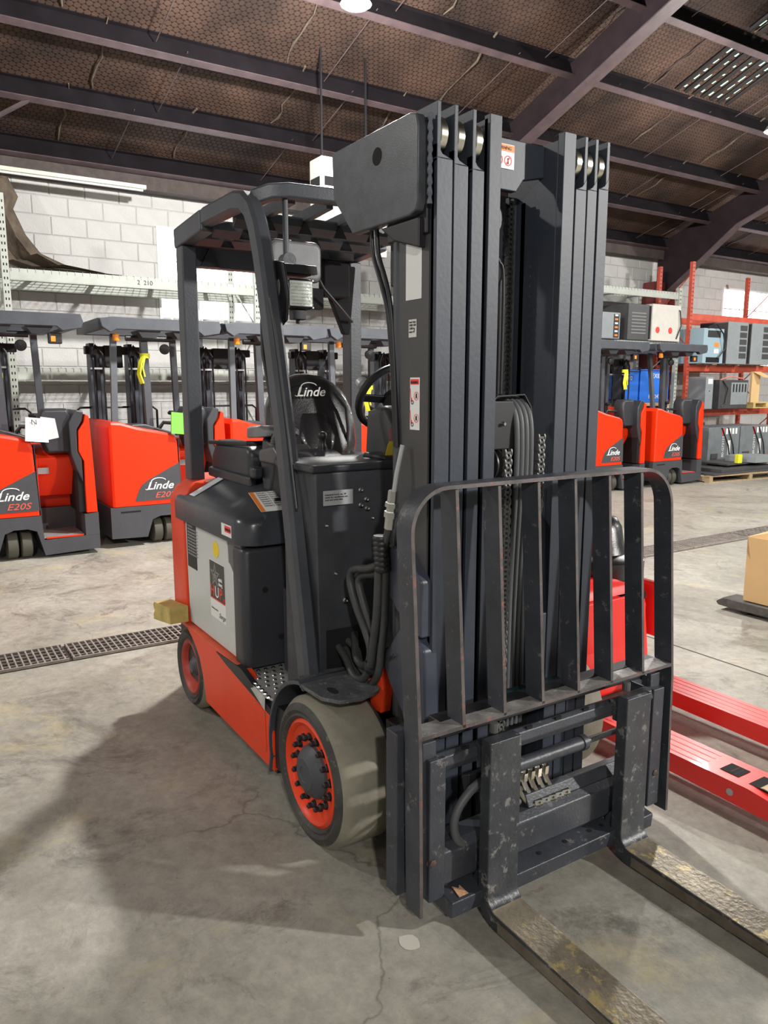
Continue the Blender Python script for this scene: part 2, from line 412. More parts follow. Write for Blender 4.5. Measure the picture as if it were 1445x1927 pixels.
# roof
SL = .36; L1 = math.hypot(1, SL)
def zb(x): return 4.3 + SL * (x + 8.8)
ceil = MB().add([(WX - .3, -8, zb(WX - .3) + .26), (4, -8, zb(4) + .26), (4, 26, zb(4) + .26), (WX - .3, 26, zb(WX - .3) + .26),
                 (14, -8, zb(4) + .26 - 3.6), (14, 26, zb(4) + .26 - 3.6)], [(0, 1, 2, 3), (1, 4, 5, 2)]).build('ceiling', CEILM); ceil['kind'] = 'structure'
px = [-8.49, -7.53, -6.53, -5.39, -4.32, -3.25, -2.15, -1.05, .05, 1.15, 2.25, 3.35]
for i, x in enumerate(px):
    z = zb(x); mb = MB()
    ux, uz = 1 / L1, SL / L1   # along slope
    nx, nz = -SL / L1, 1 / L1
    def slab(a0, a1, b0, b1):
        pts = [(x + ux * a + nx * b, z + uz * a + nz * b) for a, b in ((a0, b0), (a1, b0), (a1, b1), (a0, b1))]
        mb.prism(pts, 'y', -8, 26)
    mb.m(0); slab(-.006, .006, .012, .245); mb.m(1); slab(-.045, .045, 0, .012); mb.m(0); slab(-.045, .045, .235, .25)
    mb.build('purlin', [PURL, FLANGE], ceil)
# folds of the insulation blanket between the purlins and sag rods below it
rods = MB(); seams = MB()
for i in range(len(px) - 1):
    x0, x1 = px[i], px[i + 1]
    for k in range(11):
        y = -1.2 + k * 2.0 + (.5 if i % 2 else 0) + random.uniform(-.15, .15)
        rods.tube([(x0, y, zb(x0) + .13), (x1, y + .05, zb(x1) + .1)], .006, 5)
    for k in range(9):
        y = -1.6 + k * 1.9 + random.uniform(-.6, .6)
        P = [];
        for j in range(9):
            t = j / 8; xx = x0 + (x1 - x0) * t
            P.append((xx, y + random.uniform(-.03, .03), zb(xx) + .26 - .012 - .02 * math.sin(PI * t)))
        seams.tube(P, [random.uniform(.004, .016) for _ in P], 6)
rods.build('sag_rod', FLANGE, ceil, kind='stuff'); seams.build('blanket_seam', INSUL, ceil, kind='stuff')
# rafters
def rafter(y, x0, dz, haunch, nm='rafter'):
    mb = MB(); x1 = 4
    mb.prism([(x0, zb(x0) + .2), (x1, zb(x1) + .2), (x1, zb(x1) - dz), (x0 + 1.8, zb(x0 + 1.8) - dz), (x0, zb(x0) - haunch)], 'y', y - .008, y + .008)
    P = [(x0, zb(x0) - haunch), (x0 + 1.8, zb(x0 + 1.8) - dz), (x1, zb(x1) - dz)]
    mb.m(1)
    mb.prism([P[0], P[1], P[2], (P[2][0], P[2][1] - .018), (P[1][0], P[1][1] - .018), (P[0][0], P[0][1] - .018)], 'y', y - .1, y + .1)
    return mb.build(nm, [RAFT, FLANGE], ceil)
rafter(5.9, -8.8, .24, .45); rafter(11.9, -8.7, .34, 1.0); rafter(17.9, -8.8, .24, .6); rafter(-6.1, -8.8, .24, .6)
# steel column carrying the haunched rafter, eave timber, skylight strips
MB().box(-8.75, -8.35, 11.55, 11.58, 0, 3.75).box(-8.75, -8.35, 12.05, 12.08, 0, 3.75).box(-8.5, -8.48, 11.58, 12.05, 0, 3.75).build('trim_column', mat('red_brown_steel', (.16, .03, .028), .5, var=.2))['kind'] = 'structure'
tb = MB().box(-8.8, -8.55, -8, 26, 4.22, 4.42).build('trim_1', TIMB); tb['kind'] = 'structure'
sky = MB()
for k in range(6):
    y = 7.985 + k * .19
    for j in range(9):
        xx = (-5.3 if j < 6 else -4.25) + (j % 6) * .15 + random.uniform(-.03, .03)
        if random.random() < .25: continue
        dl = random.uniform(.03, .12); w0 = random.uniform(.012, .03)
        sky.add([(xx, y, zb(xx) + .248), (xx + dl, y + .01, zb(xx + dl) + .248), (xx + dl, y + .01 + w0, zb(xx + dl) + .248), (xx, y + w0 * 1.3, zb(xx) + .248)], [(0, 1, 2, 3)])
sky.build('skylight_gap', GLOW, ceil)
rib = MB()
for k in range(7):
    y = 7.9 + k * .19; rib.tube([(-5.36, y, zb(-5.36) + .235), (-4.35, y, zb(-4.35) + .235)], .028, 6).tube([(-4.29, y, zb(-4.29) + .235), (-3.3, y, zb(-3.3) + .235)], .028, 6)
rib.build('corrugated_rib', mat('corrugated_sheet', (.03, .028, .028), .4, .4), ceil, kind='stuff')
# conduit along a purlin
MB().tube([(-3.33, 5.9 + k * .5, zb(-3.33) - .03 - (.03 if k % 2 else 0)) for k in range(22)], .012, 5).build('conduit', mat('grey_conduit', (.3, .29, .28), .5), ceil)
# brace on left
MB().tube([(-7.9, -.9, 4.38), (-7.55, -.2, 4.78)], .03, sq=(.05, .03)).build('brace', FLANGE, ceil)

# ------------------------------------------------------------------ high-bay lamps
names = ['round high-bay lamp glowing at the top edge above the mast', 'round high-bay lamp glowing at the right edge under the roof']
for i, (x, y, z, e) in enumerate(LAMPS):
    ld = bpy.data.lights.new('lamp', 'POINT' if i < 4 else 'SPOT')
    if i > 3: ld.spot_size = math.radians(172); ld.spot_blend = .15
    ld.energy = e; ld.shadow_soft_size = .13 if i < 4 else .16; ld.color = (1, .975, .94)
    lo = bpy.data.objects.new('lamp_light', ld); COL.objects.link(lo); lo.location = (x, y, z - .14)
    if i < 2:
        t = thing('high_bay_lamp', names[i], 'lamp', (x, y, z), group='high-bay lamps')
        MB().lathe([(.04, .22), (.07, .2), (.08, .06), (.12, -.01), (.13, -.03), (.11, -.03), (.10, 0)], (0, 0, 0), Z, 24).build('housing', mat('lamp_housing', (.3, .3, .3), .4, .5), t)
        MB().lathe([(.01, -.03), (.105, -.03), (.105, -.045), (.01, -.055)], (0, 0, 0), Z, 24).build('lens', LENS, t)
        MB().cyl((0, 0, .2), (0, 0, zb(x) - z + .25), .008, 6).build('hanging_rod', BLACK, t)

# fluorescent tube fitting, heater, torn insulation
t = thing('strip_light', 'long unlit pale strip light under the eave at upper left', 'light', (-8.3, -.8, 4.18))
MB().box(-.03, .03, 0, 2.02, -.02, .03).build('housing', mat('strip_white', (.62, .62, .5), .5, var=.1), t, bevel=.006)
MB().cyl((.0, .05, -.035), (.0, 1.98, -.035), .014, 8).build('tube', WHITE, t)
t = thing('unit_heater', 'ivory unit heater with a dark slot hung beside the mast plate', 'heater', (-6.55, 2.60, 3.2))
MB().box(.2, .5, 0, .9, 0, 1.06).build('casing', IVORY, t, bevel=.015)
MB().box(.5, .506, .04, .8, .74, .84).box(.24, .46, -.006, 0, .74, .84).build('slot', HOLE, t)
MB().box(.5, .512, .05, .85, .1, .13).box(.5, .512, .05, .85, .2, .23).build('louver', LGREY, t)
MB().box(.3, .32, .1, .12, 1.06, 2.29).build('hanger', BLACK, t)
MB().box(.3, .32, .7, .72, 1.06, 2.29).build('hanger', BLACK, t)
t = MB()
U = [(-.62, 4.16), (-.40, 4.12), (-.30, 3.9), (-.36, 3.76), (-.25, 3.46), (-.1, 3.25), (.15, 3.13), (.6, 3.08), (.85, 3.05)]
Lw = [(-.95, 4.0), (-.85, 3.9), (-.8, 3.7), (-.75, 3.5), (-.62, 3.3), (-.5, 3.12), (-.3, 3.06), (.2, 3.05), (.8, 3.04)]
rings = []
for (a, b), (c, d) in zip(U, Lw):
    ring = []
    for k in range(7):
        f = k / 6; ring.append((-8.3 + .10 * math.sin(f * 9 + a * 5) + random.uniform(-.04, .04), a + (c - a) * f, b + (d - b) * f))
    for k in range(7):
        f = 1 - k / 6; ring.append((-8.42 + .10 * math.sin(f * 9 + a * 5), a + (c - a) * f, b + (d - b) * f))
    rings.append(ring)
t.loft(rings); tag(t.build('torn_insulation', INSUL, smooth=60), 'torn brown insulation blanket hanging onto the rack at left', 'insulation')

# ------------------------------------------------------------------ racks
def perforated_post(mb, x, y, z0, z1, w=.075, d=.07):
    mb.m(0); mb.box(x - d / 2, x + d / 2, y - w / 2, y + w / 2, z0, z1)
    mb.m(1); z = z0 + .05
    while z < z1 - .03:
        mb.box(x + d / 2, x + d / 2 + .001, y - w * .28, y - w * .12, z, z + .028)
        mb.box(x + d / 2, x + d / 2 + .001, y + w * .12, y + w * .28, z, z + .028); z += .075
def rack(label, posts, levels, mt, x0=-8.55, x1=-7.6, top=3.6, name='pallet_rack', deck=True):
    t = thing(name, label, 'rack', ((x0 + x1) / 2, posts[0], 0)); ox = (x0 + x1) / 2; oy = posts[0]
    for y in posts:
        for x in (x0, x1):
            mb = MB(); perforated_post(mb, x - ox, y - oy, 0, top); mb.build('upright', [mt, HOLE], t)
        mb = MB(); z = .3; s = 1
        while z < top - .8:
            mb.tube([(x0 - ox, y - oy, z if s > 0 else z + .7), (x1 - ox, y - oy, z + .7 if s > 0 else z)], .012, 5); z += .7; s = -s
        mb.build('brace', mt, t)
    for a, b in zip(posts[:-1], posts[1:]):
        for z in levels:
            for x in (x0, x1):
                mb = MB(); mb.box(x - .02 - ox, x + .02 - ox, a + .04 - oy, b - .04 - oy, z - .065, z + .055)
                mb.box(x + .0 - ox, x + .024 - ox, a + .04 - oy, b - .04 - oy, z - .075, z - .065).build('beam', mt, t, bevel=.003)
            if deck:
                mb = MB(); y = a + .06
                while y < b - .05:
                    mb.box(x0 - ox, x1 + .022 - ox, y - .0025 - oy, y + .0025 - oy, z + .058, z + .063)
                    mb.box(x1 + .021 - ox, x1 + .026 - ox, y - .0025 - oy, y + .0025 - oy, z + .02, z + .06); y += .085
                for k in range(12): xx = x0 + (x1 - x0) * k / 11; mb.box(xx - .0025 - ox, xx + .0025 - ox, a + .05 - oy, b - .05 - oy, z + .054, z + .059)
                for k in range(4): yy = a + (b - a) * (k + .5) / 4; mb.box(x0 - ox, x1 - ox, yy - .03 - oy, yy + .03 - oy, z + .035, z + .053)
                mb.build('wire_deck', WIRE, t, kind='stuff')
    return t
r1 = rack('pale green pallet rack with wire decks along the wall at left', [-.60, 2.42, 5.5], [1.79, 2.9], RACKG, top=3.75)
text('2  210', (.4985, 1.45, 2.87), Y, Z, .075, INK, kids(r1)[0] if False else [c for c in kids(r1) if c.name.startswith('beam')][0], 'lettering')
rack('pale pallet rack between the mast and the red rack', [8.3, 11.2], [2.42, 3.36], RACKG, top=3.5)
rr = rack('red pallet rack with three loaded levels at right', [11.42, 14.4], [1.12, 2.0, 2.98], RACKR, x0=-8.25, x1=-7.5, top=4.0, deck=False)
for z in (1.12, 2.0):   # loose boards across the red beams
    for k in range(10):
        MB().box(-.45, .49, .15 + k * .25, .15 + k * .25 + .16, z + .056, z + .072).build('board', WOOD, rr)

def cabinet(label, x1, y0, y1, z0, z1, d, mt, cat='charger', name='battery_charger', vents=None, side=None, group=None):
    t = thing(name, label, cat, (x1 - d / 2, (y0 + y1) / 2, z0), group=group); w = y1 - y0; h = z1 - z0
    MB().box(-d / 2, d / 2, -w / 2, w / 2, .0, h).build('casing', mt, t, bevel=.012)
    return t, w, h, d
def louvres(t, d, y0, y1, z0, z1, n, mt=HOLE):
    dz = (z1 - z0) / n
    for k in range(n):
        mb = MB().box(d / 2, d / 2 + .004, y0, y1, z0 + k * dz + dz * .12, z0 + k * dz + dz * .88); mb.build('vent', mt, t)
# on the pale rack behind: wrapped white machine and grey charger
SH = 2.42 + .065
t, w, h, d = cabinet('white film-wrapped charger with two round red stickers on rack', -7.5, 10.33, 11.15, SH, 3.16, .7, IVORY)
for k, y in enumerate((-.25, .12)): flat(MB(), (d / 2 + .002, y, .2), Y, Z, disc(.06)).build('sticker', REDI, t, label='round red sticker')
MB().box(-d / 2 + .03, d / 2 - .03, -w / 2 - .005, -w / 2, .03, h - .04).build('side_grille', CHGDK, t, label='dark louvred side')
MB().tube([(.2, .3, h), (.37, .36, h - .1), (.38, .4, .3), (.36, .3, .05)], .012, 6).build('cable', BLACK, t)
t, w, h, d = cabinet('dark louvred charger left of the white wrapped one', -7.55, 9.72, 10.3, SH, 3.14, .7, CHGDK)
for k in range(7): MB().box(d / 2, d / 2 + .004, -.2, .2, .12 + k * .06, .14 + k * .06).build('vent', GINK, t)
t, w, h, d = cabinet('small grey charger with a strip of labels beside mast', -7.5, 8.9, 9.45, SH, 2.95, .6, CHGRY)
MB().box(d / 2, d / 2 + .003, .1, .24, .02, h - .03).build('label_strip', INK, t)
for k in range(6): MB().box(d / 2 + .003, d / 2 + .005, .13, .21, .05 + k * .07, .08 + k * .07).build('label', WHITE if k % 2 else ORI, t)
# blue batteries, standing on a pallet shelf below
def blue_battery(label, y0, y1, z0, z1, lines):
    t, w, h, d = cabinet(label, -7.45, y0, y1, z0, z1, .7, BLUE, 'battery', 'blue_battery', group='blue truck batteries')
    for s, yy, zz, sz in lines: text(s, (d / 2 + .002, -w / 2 + yy, zz), Y, Z, sz, WTXT, t)
    MB().box(d / 2, d / 2 + .006, -w / 2 + .02, w / 2 - .02, h - .03, h - .015).build('lid_seam', INK, t)
    for k in range(2): MB().tube([(0, -.15 + .3 * k, h), (0, -.15 + .3 * k, h + .03), (.1, -.1 + .2 * k, h + .03), (.1, -.1 + .2 * k, h)], .008, 5).build('handle', BLACK, t)
    return t
t = thing('storage_shelf', 'low shelf of grey beams holding the two blue batteries', 'shelf', (-7.9, 9.9, 0))
MB().box(-.5, .5, -.95, .95, 1.27, 1.33).build('shelf_board', WOOD, t)
for y in (-.92, .92):
    for x in (-.46, .46): MB().box(x - .03, x + .03, y - .03, y + .03, 0, 1.27).build('leg', RACKG, t)
blue_battery('blue battery marked F2432 nearer the mast on low shelf', 9.25, 9.98, 1.33, 1.93, [('F2432', .3, .42, .1)])
blue_battery('blue battery reading EXIDE standing right of its blue neighbour', 10.02, 10.85, 1.33, 1.95, [('EXIDE', .33, .46, .12), ('80-F2432', .25, .08, .1)])
# red rack top level
Z0 = 2.0 + .072
t, w, h, d = cabinet('pale blue charger with small display on the red rack', -7.15, 11.42, 12.05, Z0, 2.74, .6, CHLB)
MB().box(d / 2, d / 2 + .004, -.2, .2, h - .17, h - .04).build('display', INK, t)
MB().box(d / 2, d / 2 + .004, -.22, .2, .02, .12).build('base_opening', HOLE, t)
for k in range(2): MB().box(d / 2, d / 2 + .004, .02, .16, .2 + k * .12, .28 + k * .12).build('label', ORI if k else WHITE, t)
MB().tube([(.3, -.2, h), (.34, 0, h + .08), (.36, .2, h - .1), (.35, .3, .3), (.34, .1, .1)], .014, 6).build('cable', BLACK, t)
for k, (a, b, nm) in enumerate(((12.25, 12.92, 'tall grey charger with five square vents in the middle of top shelf'), (13.05, 13.72, 'tall grey charger with five square vents near the right post'))):
    t, w, h, d = cabinet(nm, -7.2, a, b, Z0, 2.9, .65, CHGRY, group='tall grey chargers')
    louvres(t, d, .06, .29, .1, .78, 5, CHGDK)
    MB().box(-d / 2 + .02, d / 2 - .02, -w / 2 - .004, -w / 2, .02, h - .02).build('side_panel', CHGDK, t)
# red rack middle level
Z0 = 1.12 + .072
t, w, h, d = cabinet('slim grey control box on the middle red shelf', -7.15, 11.58, 11.82, Z0, 1.82, .5, CHGRY)
MB().box(d / 2, d / 2 + .004, -.06, .08, h - .14, h - .04).build('label', WHITE, t); flat(MB(), (d / 2 + .001, 0, .35), Y, Z, disc(.015)).build('knob', INK, t)
t, w, h, d = cabinet('dark charger with paper labels in middle of red rack', -7.1, 11.95, 12.9, Z0, 1.76, .7, CHGDK)
MB().box(d / 2, d / 2 + .004, -.1, w / 2 - .03, .08, h - .05).build('front_panel', CHGRY, t)
for k in range(5): MB().box(d / 2 + .004, d / 2 + .006, -.05 + k * .1, .0 + k * .1, h - .24, h - .08).build('label', INK, t)
MB().tube([(.3, -.4, h), (.3, -.1, h + .07), (.32, .3, h + .03), (.3, .42, h - .02)], .014, 6).build('cable', mat('pink_cable', (.6, .2, .17), .5), t)
MB().tube([(.36, -.4, h - .02), (.38, -.25, .4), (.37, -.3, .1), (.36, -.4, .05)], .012, 6).build('cable', BLACK, t)
def pallet(label, x, y, z, w, d, n=6, rz=0, mt=WOOD):
    t = thing('wooden_pallet', label, 'pallet', (x, y, z), rz)
    for k in range(3): MB().box(-d / 2, d / 2, (-1 + k) * (w / 2 - .05) - .04, (-1 + k) * (w / 2 - .05) + .04, .018, .1).build('stringer', mt, t)
    for k in range(n):
        xx = -d / 2 + (d - .1) * k / (n - 1)
        MB().box(xx, xx + .1, -w / 2, w / 2, .1, .118).build('board', mt, t)
    for k in range(3):
        xx = -d / 2 + (d - .1) * k / 2
        MB().box(xx, xx + .1, -w / 2, w / 2, 0, .018).build('board', mt, t)
    return t
pallet('yellowish wooden pallet on the middle red shelf', -7.4, 13.45, Z0, 1.0, .8, mt=mat('fresh_wood', (.55, .4, .16), .7, var=.15))
t = MB().box(-.02, .02, 0, .28, 0, .62).add([(.02, 0, .62), (.16, .2, .5), (.16, .45, .5), (.02, .28, .62)], [(0, 1, 2, 3)])
o = t.build('cardboard_flap', CARD); o.location = (-7.1, 12.98, Z0 + .118); tag(o, 'torn cardboard sheet standing behind the dark charger', 'cardboard')
# bottom: grey batteries on stand, pallet with flat parts
PZ = .118
pallet('worn wooden pallet on the floor under flat steel plates', -6.15, 10.95, 0, 2.1, 1.0, 6, -.1)
t = thing('steel_plate_stack', 'stack of dark flat steel plates on floor pallet', 'metal', (-6.15, 10.95, PZ))
MB().box(-.42, .42, -1.0, 1.0, .0, .03).box(-.3, .35, -.7, .9, .03, .09).box(-.4, .2, -.3, 1.05, .12, .15).box(-.3, .1, -.2, -.1, .09, .12).box(-.3, .1, .7, .8, .09, .12).build('plate', CHGDK, t, bevel=.004)
MB().prism([(-.2, .2), (.35, .3), (.38, .95), (.0, 1.0), (-.25, .8)], 'z', .15, .26).build('battery_tray', CHGRY, t, bevel=.005)
o = MB().box(-.04, .04, -.06, .06, 0, .16).build('yellow_tag', YEL2, bevel=.01); o.location = (-5.95, 10.95, PZ + .15); tag(o, 'small yellow box standing among the flat steel plates', 'box')
for k, (a, b, lb) in enumerate(((11.2, 12.18, 'grey battery with white numbers nearer the forklifts on floor'), (12.22, 13.2, 'grey battery with white numbers nearer the rack post on floor'))):
    t = thing('grey_battery', lb, 'battery', (-7.1, (a + b) / 2, 0), group='grey floor batteries')
    MB().box(-.35, .35, -.49, .49, .22, .86).build('casing', GREYB, t, bevel=.01)
    MB().box(-.36, .36, -.47, .47, 0, .22).box(-.3, .37, -.4, -.2, .26, .36).build('stand', CHGDK, t, bevel=.004)
    text('80-G73123', (.353, .0, .28), Z, (0, -1, 0), .09, WTXT, t)
    decal('label', (.351, .12, .3), Y, Z, .09, .3, WHITE, t); decal('red_label', (.351, -.08, .72), Y, Z, .06, .12, REDI, t)
    for q in range(4): decal('label', (.351, .04 + q * .1, .72), Y, Z, .06, .11, WHITE, t)
    for q in range(2): MB().tube([(.2, -.3 + q * .2, .86), (.36, -.1 + q * .2, .84), (.38, .1 + q * .15, .5), (.37, .2 + q * .15, .2)], .012, 6).build('cable', BLACK, t)

# ------------------------------------------------------------------ stand-up forklifts in a row
def make_truck():
    t = thing('standup_forklift', '', 'forklift')
    # base with wheel arch and step
    mb = MB()
    mb.prism([(0, .10), (.36, .09), (.42, .27), (.42, .42), (0, .42)], 'x', -.5, 0)
    mb.prism([(.42, .27), (.50, .30), (.62, .30), (.70, .27), (.70, .42), (.42, .42)], 'x', -.5, 0)
    mb.prism([(.70, .27), (.76, .03), (.76, .18), (.745, .42), (.70, .42)], 'x', -.5, 0)
    mb.prism([(.76, .03), (1.27, .05), (1.27, .19), (.76, .18)], 'x', -.5, 0)
    mb.prism([(1.14, .185), (1.27, .185), (1.27, .41), (1.14, .40)], 'x', -.5, 0)
    mb.box(-1.25, -.5, 0, 1.27, .1, .42)
    mb.build('base', BGREY, t)
    MB().box(.0, .003, .1, .3, .36, .375).build('slot', HOLE, t)
    # main body cover
    R = []
    for x, ins in ((-1.1, .0), (-.06, .0), (-.012, .008), (0, .03)):
        R.append([(x, .02 + ins, .425), (x, .74 - ins, .425), (x, .72 - ins, 1.08 - ins), (x, .70 - ins, 1.13 - ins), (x, .63, 1.165 - ins), (x, .30, 1.235 - ins), (x, .14, 1.285 - ins), (x, .05, 1.29 - ins), (x, .02 + ins, 1.24 - ins)])
    MB().loft(R).build('body_cover', BORANGE, t, smooth=14)
    MB().prism([(.745, .424), (.75, .424), (.73, 1.09), (.725, 1.09)], 'x', -.5, -.02).build('body_edge', BGREY, t)
    b = MB(); flat(b, (0, 0, 0), Y, Z, [(.25, .475), (.28, .47), (.735, .47), (.722, .85), (.40, .69), (.33, .64), (.29, .58)], .004)
    lp = b.build('logo_panel', BGREY, t)
    linde((.005, .37, .585), Y, Z, .112, WTXT, lp)
    text('E20S', (.005, .45, .495), Y, Z, .085, RTXT, lp, shear=.3, sx=1.25)
    # operator compartment
    MB().box(-.62, -.58, .74, 1.2, .2, 1.08).box(-.58, -.05, .744, .75, .2, 1.0).build('compartment_wall', BORANGE, t)
    MB().prism([(-.58, .9), (-.58, 1.08), (-.3, 1.04), (-.2, .95), (-.22, .86), (-.4, .55)], 'y', .76, 1.12).build('steering_console', BORANGE, t, bevel=.015)
    MB().box(-.58, -.03, .76, 1.13, .19, .2).build('floor_mat', STEPM, t)
    MB().box(-.03, -.01, .78, 1.12, .188, .2).build('step_edge', BORANGE, t)
    decal('label', (-.19, .77, .80), Y, Z, .1, .06, GINK, t); decal('label', (-.575, .78, .56), Y, Z, .2, .22, WHITE, t)
    # backrest pad
    R = []
    for x, s in ((-.3, .9), (-.27, 1.0), (-.14, 1.0), (-.10, .9)):
        c = (.955, 1.22); R.append([(x, c[0] + (y - c[0]) * s, c[1] + (z - c[1]) * s) for y, z in ((.86, 1.0), (1.08, 1.0), (1.1, 1.1), (1.1, 1.36), (1.06, 1.43), (.84, 1.43), (.80, 1.36), (.82, 1.1))])
    MB().loft(R).build('backrest_pad', PLAST, t, bevel=.012)
    # side pillar with pad
    MB().prism([(1.16, .41), (1.265, .41), (1.25, .95), (1.235, 1.36), (1.20, 1.38), (1.185, 1.30), (1.13, 1.22), (1.12, 1.02), (1.165, .92), (1.16, .7)], 'x', -.5, 0).build('side_pillar', BORANGE, t, bevel=.01)
    MB().prism([(1.09, .85), (1.15, .7), (1.15, .95), (1.115, 1.02), (1.12, 1.23), (1.17, 1.31), (1.19, 1.40), (1.12, 1.42), (1.05, 1.3), (1.05, 1.0)], 'x', -.48, -.01).build('side_pad', PLAST, t, bevel=.012)
    MB().box(-.5, -.03, 1.1, 1.16, .42, .85).build('side_recess', HOLE, t)
    # posts
    MB().tube([(-.15, .12, 1.2), (-.35, .20, 2.17)], .03, sq=(.055, .06)).build('guard_post', PAINT, t, label='slanting guard post')
    MB().tube([(-.3, .52, 1.12), (-.3, .49, 2.17)], .03, sq=(.07, .07)).build('guard_post', PAINT, t)
    MB().tube([(-.55, .90, 1.1), (-.5, .86, 2.15)], .03, sq=(.055, .06)).build('guard_post', PAINT, t)
    # roof
    mb = MB()
    mb.prism([(.10, 2.17), (.02, 2.22), (0, 2.30), (.12, 2.32), (1.22, 2.32), (1.24, 2.25), (1.22, 2.19), (1.05, 2.16), (1.0, 2.2), (.16, 2.2)], 'x', -.07, 0)
    mb.box(-1.1, -.07, 0, .06, 2.2, 2.31).box(-1.1, -.07, 1.18, 1.24, 2.2, 2.31).box(-1.15, -1.08, 0, 1.24, 2.2, 2.31)
    mb.build('roof_frame', PAINT, t, bevel=.006)
    for k in range(5): MB().box(-.2 - k * .19 - .012, -.2 - k * .19 + .012, .06, 1.18, 2.2, 2.30).build('roof_bar', PAINT, t)
    for y in (.5, .86): MB().prism([(y - .12, 2.2), (y + .12, 2.2), (y + .07, 2.13), (y - .07, 2.13)], 'x', -.36, -.08).build('roof_bracket', PAINT, t)
    MB().cyl((-.25, .30, 2.13), (-.25, .78, 2.13), .03, 10).build('light_bar', BLACK, t)
    b = MB().lathe([(.03, 0), (.035, .01), (.033, .06), (.02, .075)], (-.1, .17, 2.09), Z, 12).build('beacon', AMBER, t)
    MB().lathe([(.001, .03), (.05, .02), (.055, 0), (.05, -.01), (.001, -.012)], (-.32, .72, 2.03), (1, -.2, -.1), 18).build('round_mirror', [BLACK], t)
    MB().box(-.12, -.05, .93, 1.05, 2.04, 2.14).build('tail_light', BLACK, t, bevel=.01)
    MB().box(-.05, -.046, .95, .99, 2.06, 2.11).build('red_lens', ORI, t)
    # mast behind
    for y0, s in ((.14, 1), (.56, -1)):
        MB().box(-1.4, -1.22, y0, y0 + .05, .1, 2.12).box(-1.38, -1.2, y0 + .055, y0 + .10, .1, 2.05).box(-1.36, -1.24, y0 + .105, y0 + .145, .1, 2.0).build('mast_rail', RAILP, t)
        MB().lathe([(.02, 0), (.055, .01), (.055, .03), (.02, .04)], (-1.22, y0 + .06, 2.04), X, 14).build('mast_roller', CHAIND, t)
        MB().tube([(-1.15, y0 + .03, 1.0), (-1.15, y0 + .02, 1.8), (-1.15, y0 + .0, 1.98), (-1.16, y0 + .05, 2.1), (-1.15, y0 + .12, 2.0), (-1.15, y0 + .13, 1.75), (-1.15, y0 + .13, 1.0)], .012, 6).build('mast_hose', BLACK, t)
        MB().cyl((-1.2, y0 + .075, 1.6), (-1.2, y0 + .075, 2.06), .022, 8).build('lift_cylinder', BLACK, t)
        MB().box(-1.2, -1.15, y0 - .01, y0 + .15, 1.83, 1.85).build('hose_clamp', LGREY, t)
    MB().box(-1.35, -1.25, .1, .8, 2.0, 2.09).box(-1.3, -1.22, .3, .5, 1.85, 2.1).build('mast_crosshead', BLACK, t, bevel=.01)
    MB().tube([(-1.35, -.02, .9), (-1.35, -.02, 1.36), (-1.35, .03, 1.4), (-1.35, .85, 1.4), (-1.35, .9, 1.36), (-1.35, .9, .9)], .014, 6).build('load_backrest_frame', BLACK, t)
    # controls
    MB().lathe([(.012, 0), (.012, .05), (.045, .06), (.05, .08), (.03, .1)], (-.42, .80, 1.28), Z, 14).build('steering_knob', BLACK, t)
    MB().prism([(.3, 1.2), (.72, 1.12), (.72, 1.16), (.6, 1.2), (.45, 1.25), (.3, 1.25)], 'x', -.5, -.2).build('dashboard', PLAST, t, bevel=.015)
    MB().tube([(-.3, .62, 1.2), (-.28, .66, 1.26), (-.24, .78, 1.25), (-.22, .88, 1.22)], .02, 8).build('armrest', BLACK, t)
    for y in (.475, .60): MB().lathe([(.02, 0), (.12, 0), (.135, .01), (.135, .09), (.12, .10), (.02, .1)], (-.16, y - .05 + .01, .135), Y, 24).build('drive_wheel', mat('grey_wheel', (.07, .065, .05), .6), t)
    return t
T = make_truck()
places = [(-5.65, -1.43, 'orange and grey stand-up forklift cut off by the left edge'),
          (-5.75, -.02, 'orange stand-up forklift directly behind the dark battery hood'),
          (-5.75, 1.26, 'orange stand-up forklift seen behind the seat and guard leg'),
          (-5.78, 2.54, 'orange stand-up forklift seen beside the steering wheel'),
          (-5.82, 3.85, 'orange stand-up forklift hidden behind the mast left rails'),
          (-5.86, 5.25, 'orange stand-up forklift glimpsed through the mast gap'),
          (-5.9, 7.07, 'orange stand-up forklift against the right edge of mast'),
          (-5.9, 8.54, 'rightmost orange stand-up forklift, next to the red rack')]
for i, (x, y, lb) in enumerate(places):
    o = T if i == 0 else copy_tree(T)
    o.location = (x, y, 0); o['label'] = lb; o['group'] = 'stand-up forklifts parked in a row'
# papers and ribbons on them
def paper(label, x, y, z, mt, rz=0, marks=True):
    t = thing('paper_packet', label, 'paper', (x, y, z), rz)
    R = [[(0, 0, 0), (.0, .2, -.02), (-.03, .2, .2), (-.03, .02, .22)], [(.02, 0, 0), (.025, .2, -.02), (-.01, .2, .2), (-.01, .02, .22)]]
    MB().loft(R).build('sheet', mt, t)
    MB().loft([[(-.02, .14, -.01), (-.05, .3, .02), (-.08, .28, .2), (-.05, .15, .22)], [(.0, .14, -.01), (-.02, .3, .02), (-.05, .28, .2), (-.02, .15, .22)]]).build('plastic_sleeve', LGREY if mt != GREEN else WHITE, t)
    if marks:
        text('N', (.012, .06, .15), Y, (-.13, 0, 1), .07, INK, t, 'mark')
    return t
paper('white instruction packet on the leftmost parked forklift', -5.62, -.78, 1.14, WHITE)
paper('green and white packet on the second parked forklift', -5.72, .62, 1.16, GREEN, marks=False)
